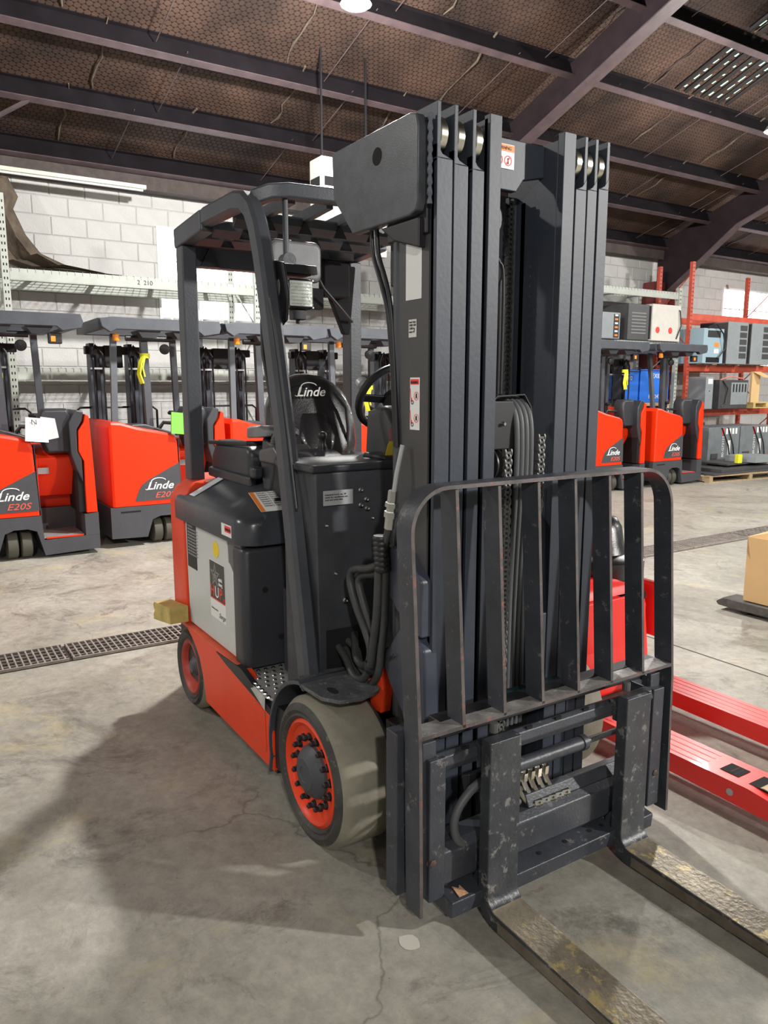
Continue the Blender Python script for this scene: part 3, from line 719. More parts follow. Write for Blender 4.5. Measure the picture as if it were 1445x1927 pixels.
def ribbon(label, x, y, z):
    t = MB()
    t.lathe([(.05, 0), (.05, .05)], (x - .03, y, z), Z, 14)
    t.tube([(x + .03, y - .03, z + .02), (x + .05, y - .07, z - .05), (x + .05, y - .09, z - .16), (x + .05, y - .06, z - .26)], .02, sq=(.05, .015))
    t.tube([(x + .035, y - .02, z + .0), (x + .055, y - .05, z - .1), (x + .05, y - .03, z - .19)], .02, sq=(.03, .012))
    tag(t.build('yellow_ribbon', YEL2), label, 'ribbon')
ribbon('yellow caution ribbon tied to post behind the hood', -5.98, .47, 1.93)
ribbon('yellow caution ribbon at the left edge by the rack', -5.98, -.93, 1.72)
ribbon('yellow caution ribbon behind the steering wheel', -6.0, 3.22, 1.6)
ribbon('yellow caution ribbon on the slanting post of right forklift', -6.12, 8.05, 1.85)

# ------------------------------------------------------------------ red pallet truck and the box at right
t = thing('pallet_truck', 'red electric pallet truck with black tiller head beyond the mast', 'pallet truck', (-.3, 1.25, 0))
def fork_arm(y0, y1):
    mb = MB(); x1 = .98
    top = [(-.2, .145), (.95, .145), (1.12, .125), (1.2, .09), (1.22, .06), (1.1, .055), (.8, .06), (-.2, .075)]
    mb.prism(top, 'y', y0, y1)
    for k in range(4): yy = y0 + .03 + k * (y1 - y0 - .06) / 3; mb.box(-.2, .74, yy - .005, yy + .005, .145, .1462)
    f = mb.build('fork', RED, t, bevel=.006)
    MB().box(.80, .88, y0 + .05, y1 - .05, .1455, .1475).box(.93, 1.05, y0 + .04, y1 - .04, .141, .1465).build('opening', HOLE, f)
    MB().cyl((.84, y0 + .06, .135), (.84, y1 - .06, .135), .014, 8).cyl((.86, y0 + .06, .14), (.86, y1 - .06, .14), .008, 8).build('pin', STEEL, f)
    MB().cyl((.99, y0 + .045, .1), (.99, y1 - .045, .1), .05, 16).build('load_roller', mat('tan_roller', (.5, .38, .2), .5), f)
    MB().cyl((.88, y0 - .004, .1), (.88, y0 + .01, .1), .014, 14).build('pivot_cap', LGREY, f)
fork_arm(-.42, -.24); fork_arm(.14, .32)
R = []
for z, i in ((.04, .02), (.06, 0), (.5, .0), (.60, .01), (.64, .04)):
    R.append([(-.32 + i * .5, -.36 + i, z), (-.12 - i - z * .12, -.36 + i, z), (-.08 - i - z * .12, -.32 + i, z), (-.08 - i - z * .12, .32 - i, z), (-.12 - i - z * .12, .36 - i, z), (-.32 + i * .5, .36 - i, z)])
MB().loft(R).build('battery_cover', RED, t, bevel=.01)
MB().box(-.16, -.125, .10, .30, .52, .56).build('recess', HOLE, t)
MB().prism([(.24, .2), (.3, .25), (.3, .5), (.24, .56), (-.2, .56), (-.24, .5), (-.24, .25), (-.2, .2)], 'x', -.16, -.115).build('embossed_panel', RED, t, bevel=.01)
MB().box(-.30, -.10, .36, .41, .30, .60).build('side_fin', RED, t, bevel=.012)
MB().box(-.62, -.3, -.34, .34, .05, .52).build('drive_cover', RED, t, bevel=.03)
MB().box(-.5, -.3, -.30, -.12, .6, .86).build('tiller_base', RED, t, bevel=.03)
R = []
for z, a, b, xo in ((.62, .12, .15, 0), (.68, .16, .21, 0), (.78, .17, .23, -.01), (.80, .15, .22, -.02), (.81, .10, .13, -.03), (.86, .09, .12, -.04), (.95, .09, .12, -.06), (1.0, .07, .09, -.07), (1.02, .03, .04, -.07)):
    R.append([(-.33 + xo + a * math.cos(2 * PI * k / 20), .24 + b * math.sin(2 * PI * k / 20), z - .07) for k in range(20)])
MB().loft(R).build('tiller_head', VINYL, t, smooth=50)
MB().lathe([(.03, 0), (.14, 0), (.15, .01), (.15, .09), (.14, .1), (.03, .1)], (-.45, -.05, .15), Y, 20).build('drive_wheel', BLACK, t)

t = thing('cardboard_box', 'open brown cardboard box cut off by the right edge', 'box', (-.6, 3.65, .11))
h = .47
for a in ((-.36, .36, -.33, -.325), (-.36, .36, .325, .33), (-.36, -.355, -.325, .325), (.355, .36, -.325, .325)):
    MB().box(*a, 0, h).build('side_panel', CARD, t)
MB().box(-.355, .355, -.325, .325, 0, .005).build('bottom_panel', CARD, t)
MB().add([(-.36, -.33, h), (-.36, .33, h), (-.40, .33, h + .02), (-.42, -.38, h - .03)], [(0, 1, 2, 3)]).add([(-.36, .33, h), (.36, .33, h), (.36, .5, h + .1), (-.36, .5, h + .1)], [(0, 1, 2, 3)]).build('flap', CARD, t)
mk = MB(); flat(mk, (-.08, -.3305, h - .09), X, Z, [(0, 0), (.07, 0), (.07, .06), (0, .06), (0, .003), (.003, .003), (.003, .057), (.067, .057), (.067, .003), (0, .003)], .0006)
flat(mk, (-.065, -.3305, h - .08), X, Z, rect(.008, .04), .0006); flat(mk, (-.04, -.3305, h - .08), X, Z, rect(.008, .04), .0006); mk.build('arrow_mark', GINK, t)
t = thing('hand_pallet_jack', 'worn black pallet jack fork under the cardboard box', 'pallet jack', (-.5, 3.6, 0))
for y in (-.22, .22):
    MB().prism([(-.66, .06), (-.6, .1), (.7, .108), (.7, .04), (-.5, .03), (-.64, .035)], 'y', y - .09, y + .09).build('fork', mat('worn_black_steel', (.08, .075, .07), .5, var=.4, scale=20), t, bevel=.01)
    MB().cyl((-.45, y - .05, .035), (-.45, y + .05, .035), .035, 14).build('load_roller', BLACK, t)
MB().box(.7, .85, -.3, .3, .05, .4).build('jack_body', BLACK, t, bevel=.02)

# ------------------------------------------------------------------ THE FORKLIFT
F = thing('counterbalance_forklift', 'large dark and orange counterbalance forklift with tall mast in the foreground', 'forklift')

# --- wheels
def wheel(nm, x, y0, R, w, rr, big):
    o = bpy.data.objects.new(nm, None); COL.objects.link(o); o.parent = F; o.location = (x, y0, R)
    s = 1 if y0 < 0 else -1   # outward normal is -Y for the near side
    ax = (0, s, 0)
    b = .022
    mb = MB(); mb.m(1)
    mb.lathe([(rr, .012), (rr + .012, .0), (rr + .02, .004), (R * .83, -.004), (R - b, .008), (R, .035), (R, w - .035), (R - b, w - .008), (R * .83, w), (rr, w - .01)], (0, 0, 0), ax, 64, close=True)
    # tread faces use slot 0
    n = 64
    for i in range(len(mb.f)):
        ring = i // n
        if ring in (4, 5): mb.mi[i] = 0
        else: mb.mi[i] = 1
    mb.mi = [0 if (i // n) in (5,) or (i // n) == 4 else 1 for i in range(len(mb.f))]
    mb.build('tyre', [TREAD, SIDEW], o, smooth=40)
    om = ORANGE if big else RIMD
    dd = .034 if big else .07
    MB().lathe([(rr + .002, .014), (rr - .012, .004), (rr - .018, .008), (rr - .026, .022), (rr - .04, dd - .008), (R * .36, dd), (.02, dd), (.02, .09), (rr - .03, .09), (rr, .08)], (0, 0, 0), ax, 48, close=True).build('rim', om, o, smooth=40)
    if big:
        MB().lathe([(.098, .036), (.097, .022), (.080, .0), (.062, -.008), (.058, -.012), (.030, -.014), (.028, -.011), (.001, -.011)], (0, 0, 0), ax, 28).build('hub_cap', HUBM, o, smooth=30)
        nb = 15
        for k in range(nb):
            a = 2 * PI * k / nb + .1; c = (.127 * math.cos(a), 0, .127 * math.sin(a))
            MB().lathe([(.0135, .034), (.0135, .02), (.010, .017), (.010, .004), (.006, .0)], c, ax, 6).lathe([(.017, .034), (.017, .028)], c, ax, 12).build('lug_nut', BLACK, o, smooth=30)
    else:
        MB().lathe([(.055, .07), (.05, .03), (.03, .01), (.001, .005)], (0, 0, 0), ax, 20).build('hub_cap', HUBM, o)
        for k in range(5):
            a = 2 * PI * k / 5 + .5; c = (.085 * math.cos(a), 0, .085 * math.sin(a))
            MB().lathe([(.018, .07), (.016, .045), (.008, .04)], c, ax, 8).build('lug_nut', BLACK, o)
    return o
wheel('front_wheel', -.13, -.632, .275, .235, .195, True); wheel('front_wheel', -.13, .632, .275, .235, .195, True)
wheel('rear_wheel', -1.53, -.605, .218, .16, .145, False); wheel('rear_wheel', -1.53, .605, .218, .16, .145, False)
MB().cyl((-.13, -.42, .275), (-.13, .42, .275), .09, 16).cyl((-1.5, -.45, .205), (-1.5, .45, .205), .04, 12).build('axle', BLACK, F)

# --- chassis
for s in (-1, 1):
    sk = [(-1.50, .45), (-1.42, .415), (-1.36, .38), (-1.31, .335), (-1.275, .27), (-1.25, .2), (-1.235, .14), (-.45, .135), (-.455, .38), (-.58, .40), (-.76, .455), (-.80, .455)]
    MB().prism(sk, 'y', s * .57, s * .62).build('side_skirt', ORANGE, F, bevel=.004)
    MB().prism([(-1.06, .449), (-.93, .425), (-.455, .365), (-.45, .395), (-.505, .405), (-.76, .465)], 'y', s * .6, s * .624).build('skirt_trim', BLACK, F)
    MB().box(-1.52, -.80, min(s * .55, s * .62), max(s * .55, s * .62), .45, .462).build('skirt_ledge', ORANGED, F, bevel=.003)
    MB().box(-1.23, -.46, min(s * .5, s * .6), max(s * .5, s * .6), .115, .14).build('lower_lip', BLACK, F)
acc = flat(MB(), (0, -.6205, 0), X, Z, [(-.62, .19), (-.63, .36), (-.62, .375), (-.52, .36), (-.51, .2), (-.515, .19)], .0015).build('access_plate', ORANGE, F)
for p in ((-.615, .365), (-.615, .2), (-.52, .35), (-.52, .2)): MB().cyl((p[0], -.621, p[1]), (p[0], -.6245, p[1]), .005, 8).build('screw', STEEL, acc)
MB().box(-1.75, -.80, -.57, .57, .14, .45).box(-.80, -.45, -.57, .57, .14, .42).box(-.45, -.30, -.36, .36, .14, .5).box(-.30, .16, -.30, .30, .2, .5).build('chassis_frame', BLACK, F)
MB().box(-1.55, -.82, -.55, .55, .45, .98).build('battery_bay', BLACK, F)
# counterweight
def plan(i=0, top=0):
    return [(-1.53, -.60 + i), (-1.72 + i * .3, -.605 + i), (-1.84 + i, -.54 + i), (-2.02 + i, -.34), (-2.06 + i, 0), (-2.02 + i, .34), (-1.84 + i, .54 - i), (-1.72 + i * .3, .605 - i), (-1.53, .60 - i)]
R = [[(x, y, z) for x, y in plan(i)] for z, i in ((.30, .05), (.42, 0), (1.08, 0), (1.14, .03), (1.17, .07))]
R[0] = [(min(x, -1.53), y, z + (.12 if x > -1.75 else 0)) for x, y, z in R[0]]
MB().loft(R).build('counterweight', ORANGE, F, bevel=.01)
# grey battery door with stickers
pn = [(-1.50, .468), (-.815, .468), (-.805, .84), (-.90, .85), (-.93, .875), (-.95, .885), (-.96, 1.0), (-1.53, 1.0), (-1.515, .52)]
door = MB().prism(pn, 'y', -.592, -.565).build('battery_door', PANEL, F, bevel=.003)
MB().prism([(-.955, 1.0), (-.945, .888), (-.925, .878), (-.895, .853), (-.802, .843), (-.802, 1.0)], 'y', -.590, -.565).build('door_corner_panel', mat('mid_grey_panel', (.12, .122, .12), .5), F)
MB().box(-.813, -.803, -.598, -.57, .465, .845).build('door_edge_strip', RED, F)
YN = -.5925
st = decal('information_sticker', (-1.505, YN, .76), X, Z, .135, .22, INK, door)
text('\n'.join(['WARNING'] + ['rules and notes for use'] * 9), (-1.49, YN - .002, .965), X, Z, .0155, LGREY, st, align='LEFT')
yd = flat(MB(), (-1.10, YN, .915), X, Z, disc(.038, n=28), .0012).build('yellow_dot_sticker', YEL, door)
stk = decal('battery_maker_sticker', (-1.19, YN, .585), X, Z, .195, .272, WHITE, door)
flat(MB(), (-1.187, YN - .0015, .68), X, Z, rect(.189, .174), .0006).build('dark_field', mat('charcoal_print', (.05, .048, .045), .5), stk)
flat(MB(), (-1.187, YN - .0018, .674), X, Z, rect(.189, .006), .0006).build('red_line', REDI, stk)
def star(cx, cy, R0, R1, rot=0): return [(cx + (R0 if k % 2 == 0 else R1) * math.sin(rot + k * PI / 5), cy + (R0 if k % 2 == 0 else R1) * math.cos(rot + k * PI / 5)) for k in range(10)]
so = star(0, 0, .062, .026); si = star(0, 0, .045, .017)
mb = MB(); M = basis((-1.12, YN - .0022, .79), X, Z)
vs = [M @ Vector((x, y, 0)) for x, y in so] + [M @ Vector((x, y, 0)) for x, y in si]
mb.add(vs, [(i, (i + 1) % 10, (i + 1) % 10 + 10, i + 10) for i in range(10)]); vs = [M @ Vector((x, y, 0)) for x, y in star(0, -.002, .026, .010)]; mb.add(vs, [tuple(range(10))])
mb.build('star_emblem', mat('star_grey', (.25, .25, .25), .5), stk)
text('quick\ncharg', (-1.075, YN - .0026, .775), X, Z, .022, WTXT, stk, shear=-.1, offset=.0006)
text('H', (-1.183, YN - .0026, .69), X, Z, .075, REDI, stk, offset=.0005); text('U', (-1.125, YN - .0026, .69), X, Z, .075, WTXT, stk, offset=.0005)
text('P', (-1.066, YN - .0026, .69), X, Z, .075, REDI, stk, offset=.0005); text('RT', (-1.02, YN - .0026, .688), X, Z, .022, REDI, stk)
text('battery service', (-1.175, YN - .0026, .625), X, Z, .014, GINK, stk); text('Surge', (-1.08, YN - .0026, .60), X, Z, .035, GINK, stk, shear=.4)
# black rounded battery cover at the front
def rrect(x0, x1, y0, y1, r, z, n=5, corners=(1, 1, 1, 1)):
    P = []
    for (cx, cy, a0, c) in ((x1 - r, y1 - r, 0, corners[0]), (x0 + r, y1 - r, 90, corners[1]), (x0 + r, y0 + r, 180, corners[2]), (x1 - r, y0 + r, 270, corners[3])):
        if c: P += [(x, y, z) for x, y in arcpts(cx, cy, r, a0, a0 + 90, n)]
        else:
            ex = x1 if a0 in (0, 270) else x0; ey = y1 if a0 in (0, 90) else y0
            P += [(ex, ey, z)] * (n + 1)
    return P
cov = MB().loft([rrect(-.90 + i, -.765 - i, -.60 + i, .60 - i, .035, z) for z, i in ((.452, .0), (.955, 0), (.968, .004), (.976, .015))]).build('front_battery_cover', PLAST, F, smooth=40)
for p in ((-.50, .79), (-.43, .57), (.5, .57)): flat(MB(), (-.7645, p[0], p[1]), Y, Z, disc(.0135), .0008).build('bolt_hole', HOLE, cov)
# battery hood
def hring(z, i, xb=-1.70): return rrect(xb + i * .6, -.735 - i, -.612 + i, .612 - i, .09, z, 6)
MB().loft([hring(.985, .012), hring(.99, .0), hring(1.075, .0), hring(1.098, .010), hring(1.112, .03), hring(1.15, .11), hring(1.188, .19), hring(1.205, .26)]).build('battery_hood', HOODM, F, smooth=55)
decal('warning_label', (-.74, -.61, 1.045), X, Z, .002, .002, WHITE, F) if False else None
wl = decal('warning_label', (-.96, -.6125, 1.012), X, Z, .115, .052, WHITE, F); flat(MB(), (-.92, -.6142, 1.03), X, Z, rect(.07, .028), .0006).build('red_field', REDI, wl)
text('DANGER', (-.915, -.6155, 1.037), X, Z, .017, INK, wl)
hu = Vector((-.47, .0, .0)); # labels lying on top of the hood
wl = flat(MB(), (-.785, -.50, 1.1235), (0, 1, .0), (-2.1, 0, 1), rect(.24, .15), .0015).build('hood_label', WHITE, F)
flat(MB(), (-.785, -.50, 1.1252), (0, 1, 0), (-2.1, 0, 1), rect(.02, .15), .0008).build('orange_stripe', ORI, wl)
text('\n'.join(['battery handling and care notes'] * 7), (-.905, -.47, 1.1835), (0, 1, 0), (-2.1, 0, 1), .0165, GINK, wl) 
flat(MB(), (-1.50, -.575, 1.117), (1, 0, 0), (0, 2, 1), [(0, 0), (.075, 0), (.07, .17), (.0, .17)], .0015).build('white_label', mat('dusty_white', (.62, .66, .7), .4), F)
# storage tray behind the seat
mb = MB().prism([(-1.68, 1.17), (-1.15, 1.17), (-1.15, 1.35), (-1.2, 1.37), (-1.60, 1.37), (-1.66, 1.30)], 'y', -.40, -.27)
mb.build('rear_tray', PLAST, F, bevel=.03, seg=3)
MB().prism([(-1.62, 1.371), (-1.20, 1.371), (-1.20, 1.375), (-1.62, 1.375)], 'y', -.37, -.29).build('tray_recess', HOLE, F)
MB().tube([(-1.66, -.40, 1.36), (-1.15, -.40, 1.385), (-1.13, -.37, 1.385), (-1.13, -.28, 1.385)], .012, 8).build('tray_lip', BLACK, F)
MB().box(-1.66, -1.1, -.42, -.38, 1.185, 1.235).build('tray_step', PLAST, F, bevel=.012)

# --- step plate and wheel arch
sp = MB().prism([(-.80, -.60), (-.50, -.625), (-.44, -.61), (-.44, -.36), (-.80, -.36)], 'z', .425, .435).build('step_plate', STEPM, F, bevel=.002)
MB().add([(-.80, -.602, .43), (-.50, -.627, .43), (-.50, -.63, .375), (-.76, -.62, .44)], [(0, 1, 2, 3)]).build('step_edge', STEPM, F)
mb = MB(); mh = MB()
for i in range(8):
    for j in range(7):
        x = -.77 + i * .045; y = -.575 + j * .035 + (.017 if i % 2 else 0)
        if x > -.46: continue
        mb.lathe([(.010, 0), (.007, .004), (.0045, .005)], (x, y, .435), Z, 8); mh.lathe([(.0042, .0), (.0042, .0008)], (x, y, .4398), Z, 6)
for i in range(8): mb.lathe([(.012, 0), (.009, .005), (.006, .006)], (-.765 + i * .04, -.598 - i * .003, .434), Z, 8); mh.lathe([(.0065, 0), (.0065, .0008)], (-.765 + i * .04, -.598 - i * .003, .4398), Z, 8)
mb.build('grip_stud', STEEL, sp, kind='stuff'); mh.build('stud_hole', HOLE, sp, kind='stuff')
for s in (-1, 1):
    P = [(-.13 + .335 * math.cos(math.radians(a)), .275 + .335 * math.sin(math.radians(a))) for a in range(205, 99, -7)]
    P = [(-.475, .14)] + P[2:] + [(-.16, .590)]
    out = P; inn = [(x + .008, z - .014) for x, z in P][::-1]
    MB().prism(out + inn, 'y', s * .632, s * .40).build('fender', BLACK if s > 0 else PAINT, F, bevel=.003, smooth=60)
    P2 = [(-.13 + .30 * math.cos(math.radians(a)), .275 + .30 * math.sin(math.radians(a))) for a in range(200, 95, -7)]
ft = MB().prism([(-.24, -.40), (-.26, -.50), (-.25, -.60), (-.18, -.630), (-.03, -.62), (.03, -.58), (.045, -.50), (.02, -.42), (-.05, -.36), (-.15, -.35)], 'z', .583, .598).build('fender_top', mat('scuffed_fender', (.085, .088, .092), .42, var=.4, scale=16, bump=.3, bscale=60, wear=.56, wcol=(.2, .2, .2)), F, bevel=.004)
flat(MB(), (-.06, -.56, .5985), X, Y, disc(.032, n=18, ry=.016), .0008).build('slot', HOLE, ft)
MB().box(-.52, -.30, -.61, -.40, .15, .42).build('arch_liner', BLACK, F)

# --- cowl
cowl = MB().prism([(-.56, .44), (-.30, .44), (-.27, .52), (-.285, 1.335), (-.56, 1.335)], 'y', -.50, .48).build('cowl', mat('cowl_paint', (.05, .053, .06), .42, var=.25, scale=6, bump=.08, wear=.64, wcol=(.10, .105, .11)), F, bevel=.006)
MB().box(-.72, -.50, -.44, .44, .43, .80).build('battery_front_box', PAINT, F, bevel=.005)
flat(MB(), (-.60, -.4405, .62), X, Z, disc(.028, n=20, ry=.045), .0008).build('bore', HOLE, F)
MB().box(-.60, -.275, -.52, .50, 1.335, 1.365).build('cowl_rim', PLAST, F, bevel=.01)
MB().box(-.62, -.29, -.22, .45, 1.30, 1.345).build('cowl_tray', BLACK, F, bevel=.01)
MB().prism([(-.50, 1.36), (-.30, 1.36), (-.32, 1.38), (-.48, 1.385)], 'y', -.18, .02).build('control_pod', PLAST, F, bevel=.01)
MB().lathe([(.012, 0), (.014, .006), (.001, .01)], (-.36, -.14, 1.375), Z, 12).build('red_button', REDI, F)
nm_ = decal('name_plate', (-.274, -.475, 1.215), Y, Z, .125, .055, LGREY, cowl); text('Industrial truck  no. 10\nmade for warehouse use\nload and serial data', (-.2715, -.468, 1.252), Y, Z, .0095, INK, nm_)
for y, z, r in ((-.31, 1.262, .0085), (-.285, 1.225, .0085), (-.31, 1.205, .0085), (-.283, 1.19, .0085), (-.262, 1.15, .004), (-.46, 1.14, .0045), (-.425, .955, .005), (-.385, .845, .0095)):
    b = MB().lathe([(r * 1.35, 0), (r * 1.35, .002), (r, .002), (r, .008), (r * .55, .009), (r * .5, .004), (.0005, .004)], (-.283 + (1.335 - z) * .018, y, z), X, 10).build('bolt', STEEL, cowl)
MB().box(-.272, -.266, -.47, -.28, .52, .74).build('hose_opening', HOLE, cowl)
# --- guard legs and frame
for s in (-1, 1):
    lg = [(-.27, .545, .58), (-.335, .535, .82), (-.43, .52, 1.15), (-.53, .505, 1.5), (-.66, .495, 1.95), (-.725, .49, 2.16), (-.77, .488, 2.27), (-.825, .485, 2.345), (-.90, .48, 2.39), (-1.0, .478, 2.41), (-1.38, .475, 2.415)]
    mb = MB(); P = [Vector((x, y * s, z)) for x, y, z in lg]; rings = []
    for i, p in enumerate(P):
        d = (P[min(i + 1, len(P) - 1)] - P[max(0, i - 1)]).normalized(); a = Vector((0, 1, 0)); a = (a - d * a.dot(d)).normalized(); b = a.cross(d)
        if b.x < 0 and i < 7: b = -b; 
        if i >= 7 and b.z < 0: b = -b
        w, h, c = .032, .042, .014
        rings.append([p + a * x + b * y for x, y in ((-w + c, -h), (w - c, -h), (w, -h + c), (w, h - c), (w - c, h), (-w + c, h), (-w, h - c), (-w, -h + c))])
    mb.loft(rings).build('guard_leg', PAINT, F, smooth=30)
    MB().tube([(-1.38, .475 * s, 2.40), (-1.78, .475 * s, 2.375)], 0, sq=(.075, .10)).build('guard_side_rail', PAINT, F, bevel=.014)
    MB().tube([(-1.70, .475 * s, 1.10), (-1.70, .475 * s, 2.33)], 0, sq=(.075, .095), up=(1, 0, 0)).build('guard_rear_post', PAINT, F, bevel=.008)
fr = [(-.88, -.46, 2.40), (-.845, -.40, 2.425), (-.83, -.33, 2.435), (-.82, 0, 2.44), (-.83, .33, 2.435), (-.845, .40, 2.425), (-.88, .46, 2.40)]
MB().tube(fr, 0, sq=(.075, .06), up=(0, 0, 1)).build('guard_front_bar', PAINT, F, bevel=.01, smooth=60)
MB().box(-1.76, -1.70, -.46, .46, 2.24, 2.345).build('guard_rear_bar', PAINT, F, bevel=.006)
MB().box(-1.70, -1.64, -.46, .46, 2.33, 2.345).build('guard_rear_plate', PAINT, F)
for k, y in enumerate((-.30, -.12, .06, .24)):
    MB().prism([(-1.74, 2.345), (-.85, 2.395), (-.85, 2.44), (-1.74, 2.40)], 'y', y - .016, y + .016).build('roof_bar', PAINT, F)
for x in (-1.10, -1.36, -1.60):
    MB().prism([(x - .03, 2.33), (x + .01, 2.36), (x + .01, 2.40), (x - .03, 2.40)], 'y', -.45, .45).build('cross_bar', PAINT, F)
    for y in (-.30, -.12, .06, .24): MB().prism([(y - .035, 2.325), (y + .035, 2.325), (y, 2.39)], 'x', x + .011, x + .018).build('gusset', BLACK, F)
for k, (x, y) in enumerate(((-1.72, -.36), (-1.72, .3))): MB().prism([(y - .05, 2.24), (y + .05, 2.24), (y, 2.34)], 'x', x + .03, x + .05).build('gusset', BLACK, F)
# grab handle, work light, mirror
MB().tube([(-.70, -.50, 1.97), (-.74, -.49, 1.90), (-.74, -.49, 1.78), (-.60, -.50, 1.46), (-.585, -.50, 1.42), (-.56, -.50, 1.40)], .012, 10).build('grab_handle', BLACK, F, smooth=60)
MB().tube([(-.60, -.52, 1.98), (-.555, -.52, 1.84), (-.44, -.53, 1.46), (-.36, -.54, 1.2)], .006, 8).build('guard_cable', BLACK, F)
wlt = MB().box(-.76, -.69, -.405, -.285, 1.955, 2.075).build('work_light', BLACK, F, bevel=.012)
MB().box(-.69, -.684, -.395, -.295, 1.965, 2.065).build('lens', GLASS, wlt, bevel=.006)
mb = MB()
for k in range(7): mb.box(-.684, -.681, -.39, -.30, 1.975 + k * .013, 1.978 + k * .013)
mb.build('lens_rib', GLASS, wlt)
for y in (-.399, -.291):
    for z in (1.962, 2.068): MB().lathe([(.004, 0), (.004, .004)], (-.69, y, z), X, 8).build('screw', STEEL, wlt)
MB().box(-.75, -.71, -.37, -.31, 1.915, 1.955).lathe([(.01, 0), (.01, .03)], (-.73, -.34, 1.90), Z, 8).build('light_bracket', BLACK, F, bevel=.004)
bk = MB().prism([(-.80, 2.10), (-.71, 2.14), (-.62, 2.12), (-.58, 2.0), (-.60, 1.90), (-.70, 1.86), (-.72, 1.92), (-.68, 1.95), (-.70, 2.04), (-.80, 2.06)], 'y', -.455, -.445).build('bracket_plate', BLACK, F, bevel=.003)
MB().box(-.77, -.68, -.445, -.30, 2.085, 2.092).prism([(-.70, 2.09), (-.66, 2.09), (-.67, 2.125), (-.69, 2.125)], 'y', -.44, -.28).build('light_visor', BLACK, F, bevel=.004)
flat(MB(), (-.66, -.4555, 2.03), X, Z, disc(.014, n=14, ry=.03), .0008).build('slot', GINK, bk)
mp = [(x, z) for x, z in arcpts(-.17, 2.225, .03, 0, 90, 4) + arcpts(-.34, 2.225, .03, 90, 180, 4) + arcpts(-.34, 2.13, .03, 180, 270, 4) + arcpts(-.17, 2.13, .03, 270, 360, 4)]
mr = MB().prism(mp, 'x', -.93, -.90).build('rear_view_mirror', MIRR, F, bevel=.012, seg=3)
cx_, cz_ = -.255, 2.1775
MB().prism([(cx_ + (y - cx_) * 1.07, cz_ + (z - cz_) * 1.1) for y, z in mp], 'x', -.945, -.912).build('mirror_rim', BLACK, mr, bevel=.006)
MB().cyl((-.83, -.34, 2.16), (-.83, -.34, 2.40), .012, 10).lathe([(.03, 0), (.03, .05)], (-.845, -.34, 2.16), X, 14).build('mirror_stem', PAINT, F)
# dark equipment under the roof at the rear-left
MB().box(-1.62, -1.55, .22, .38, 2.12, 2.3).box(-1.6, -1.55, .10, .22, 2.05, 2.16).prism([(.22, 2.3), (.46, 2.3), (.42, 1.93), (.38, 1.93)], 'x', -1.66, -1.62).build('roof_equipment', HOLE, F, bevel=.01)
MB().tube([(-1.5, .1, 2.3), (-1.48, .18, 2.15), (-1.5, .3, 2.05), (-1.6, .42, 2.0)], .008, 6).build('loose_cable', BLACK, F)
MB().lathe([(.018, 0), (.018, .03)], (-1.55, .12, 2.07), X, 10).build('rear_light', mat('brass', (.5, .42, .2), .3, .8), F)

# --- seat
R = []
for x, s in ((-1.33, .86), (-1.30, .96), (-1.25, 1.0), (-1.20, .97), (-1.165, .86), (-1.15, .62)):
    o_ = []
    for k in range(28):
        a = 2 * PI * k / 28; yy = .235 * math.copysign(abs(math.cos(a)) ** .8, math.cos(a)); zz = math.sin(a)
        zz = .245 * math.copysign(abs(zz) ** (.75 if zz > 0 else .55), zz)
        if zz > 0: yy *= 1 - .25 * (zz / .245) ** 2
        o_.append((x - .05 * (zz / .245), -.03 + yy * s, 1.465 + zz * s))
    R.append(o_)
seatb = MB().loft(R).build('seat_backrest', VINYL, F, smooth=60)
R = []
for x, s in ((-1.2, .80), (-1.155, .72), (-1.135, .60)):
    R.append([(x - .05 * (z / .2), -.05 + y * s, 1.44 + z * s) for y, z in [(.14 * math.cos(2 * PI * k / 24) * (1.1 if math.sin(2 * PI * k / 24) < 0 else .95), .2 * math.sin(2 * PI * k / 24)) for k in range(24)]])
MB().loft(R).build('backrest_bolster', VINYL, F, smooth=60)
for y0, y1, w_ in ((.075, .12, 1), ):
    MB().tube([(-1.165, .06, 1.62), (-1.13, .11, 1.54), (-1.12, .115, 1.44), (-1.13, .11, 1.32)], .008, 6).build('piping', BLACK, seatb)
linde((-1.158, -.145, 1.600), Y, (-.15, 0, 1), .062, SILV, seatb)
R = [[(-.78 - i, .24 - i, z), (-1.2 + i, .24 - i, z), (-1.2 + i, -.26 + i, z), (-.78 - i, -.26 + i, z)] for z, i in ((1.18, .03), (1.2, 0), (1.29, 0), (1.32, .04))]
MB().loft(R).build('seat_cushion', VINYL, F, bevel=.03, seg=3)
MB().box(-1.25, -.8, -.2, .2, 1.12, 1.19).build('seat_base', BLACK, F)
MB().tube([(-1.0, .27, 1.3), (-.98, .30, 1.34), (-.86, .32, 1.36), (-.8, .3, 1.3)], 0, sq=(.05, .01)).build('seat_belt', mat('orange_belt', (.7, .15, .05), .6), F)
# --- armrest console
R = []
for x, w_, z0, z1 in ((-1.19, .055, 1.405, 1.44), (-1.15, .075, 1.40, 1.465), (-1.0, .085, 1.41, 1.475), (-.92, .08, 1.42, 1.465), (-.90, .06, 1.43, 1.45)):
    R.append([(x, -.33 - w_, z0 + .01), (x, -.33 + w_, z0 + .01), (x, -.33 + w_, z1 - .01), (x, -.33 + w_ * .8, z1), (x, -.33 - w_ * .8, z1), (x, -.33 - w_, z1 - .01)])
MB().loft(R).build('armrest', mat('armrest_grey', (.16, .165, .17), .3), F, bevel=.008)
MB().prism([(-1.02, 1.43), (-.93, 1.40), (-.90, 1.30), (-.94, 1.18), (-1.02, 1.16), (-1.05, 1.3)], 'y', -.39, -.30).build('armrest_post', PLAST, F, bevel=.02)
MB().box(-1.06, -1.0, -.44, -.39, 1.235, 1.29).build('adjuster_knob', PLAST, F, bevel=.015)
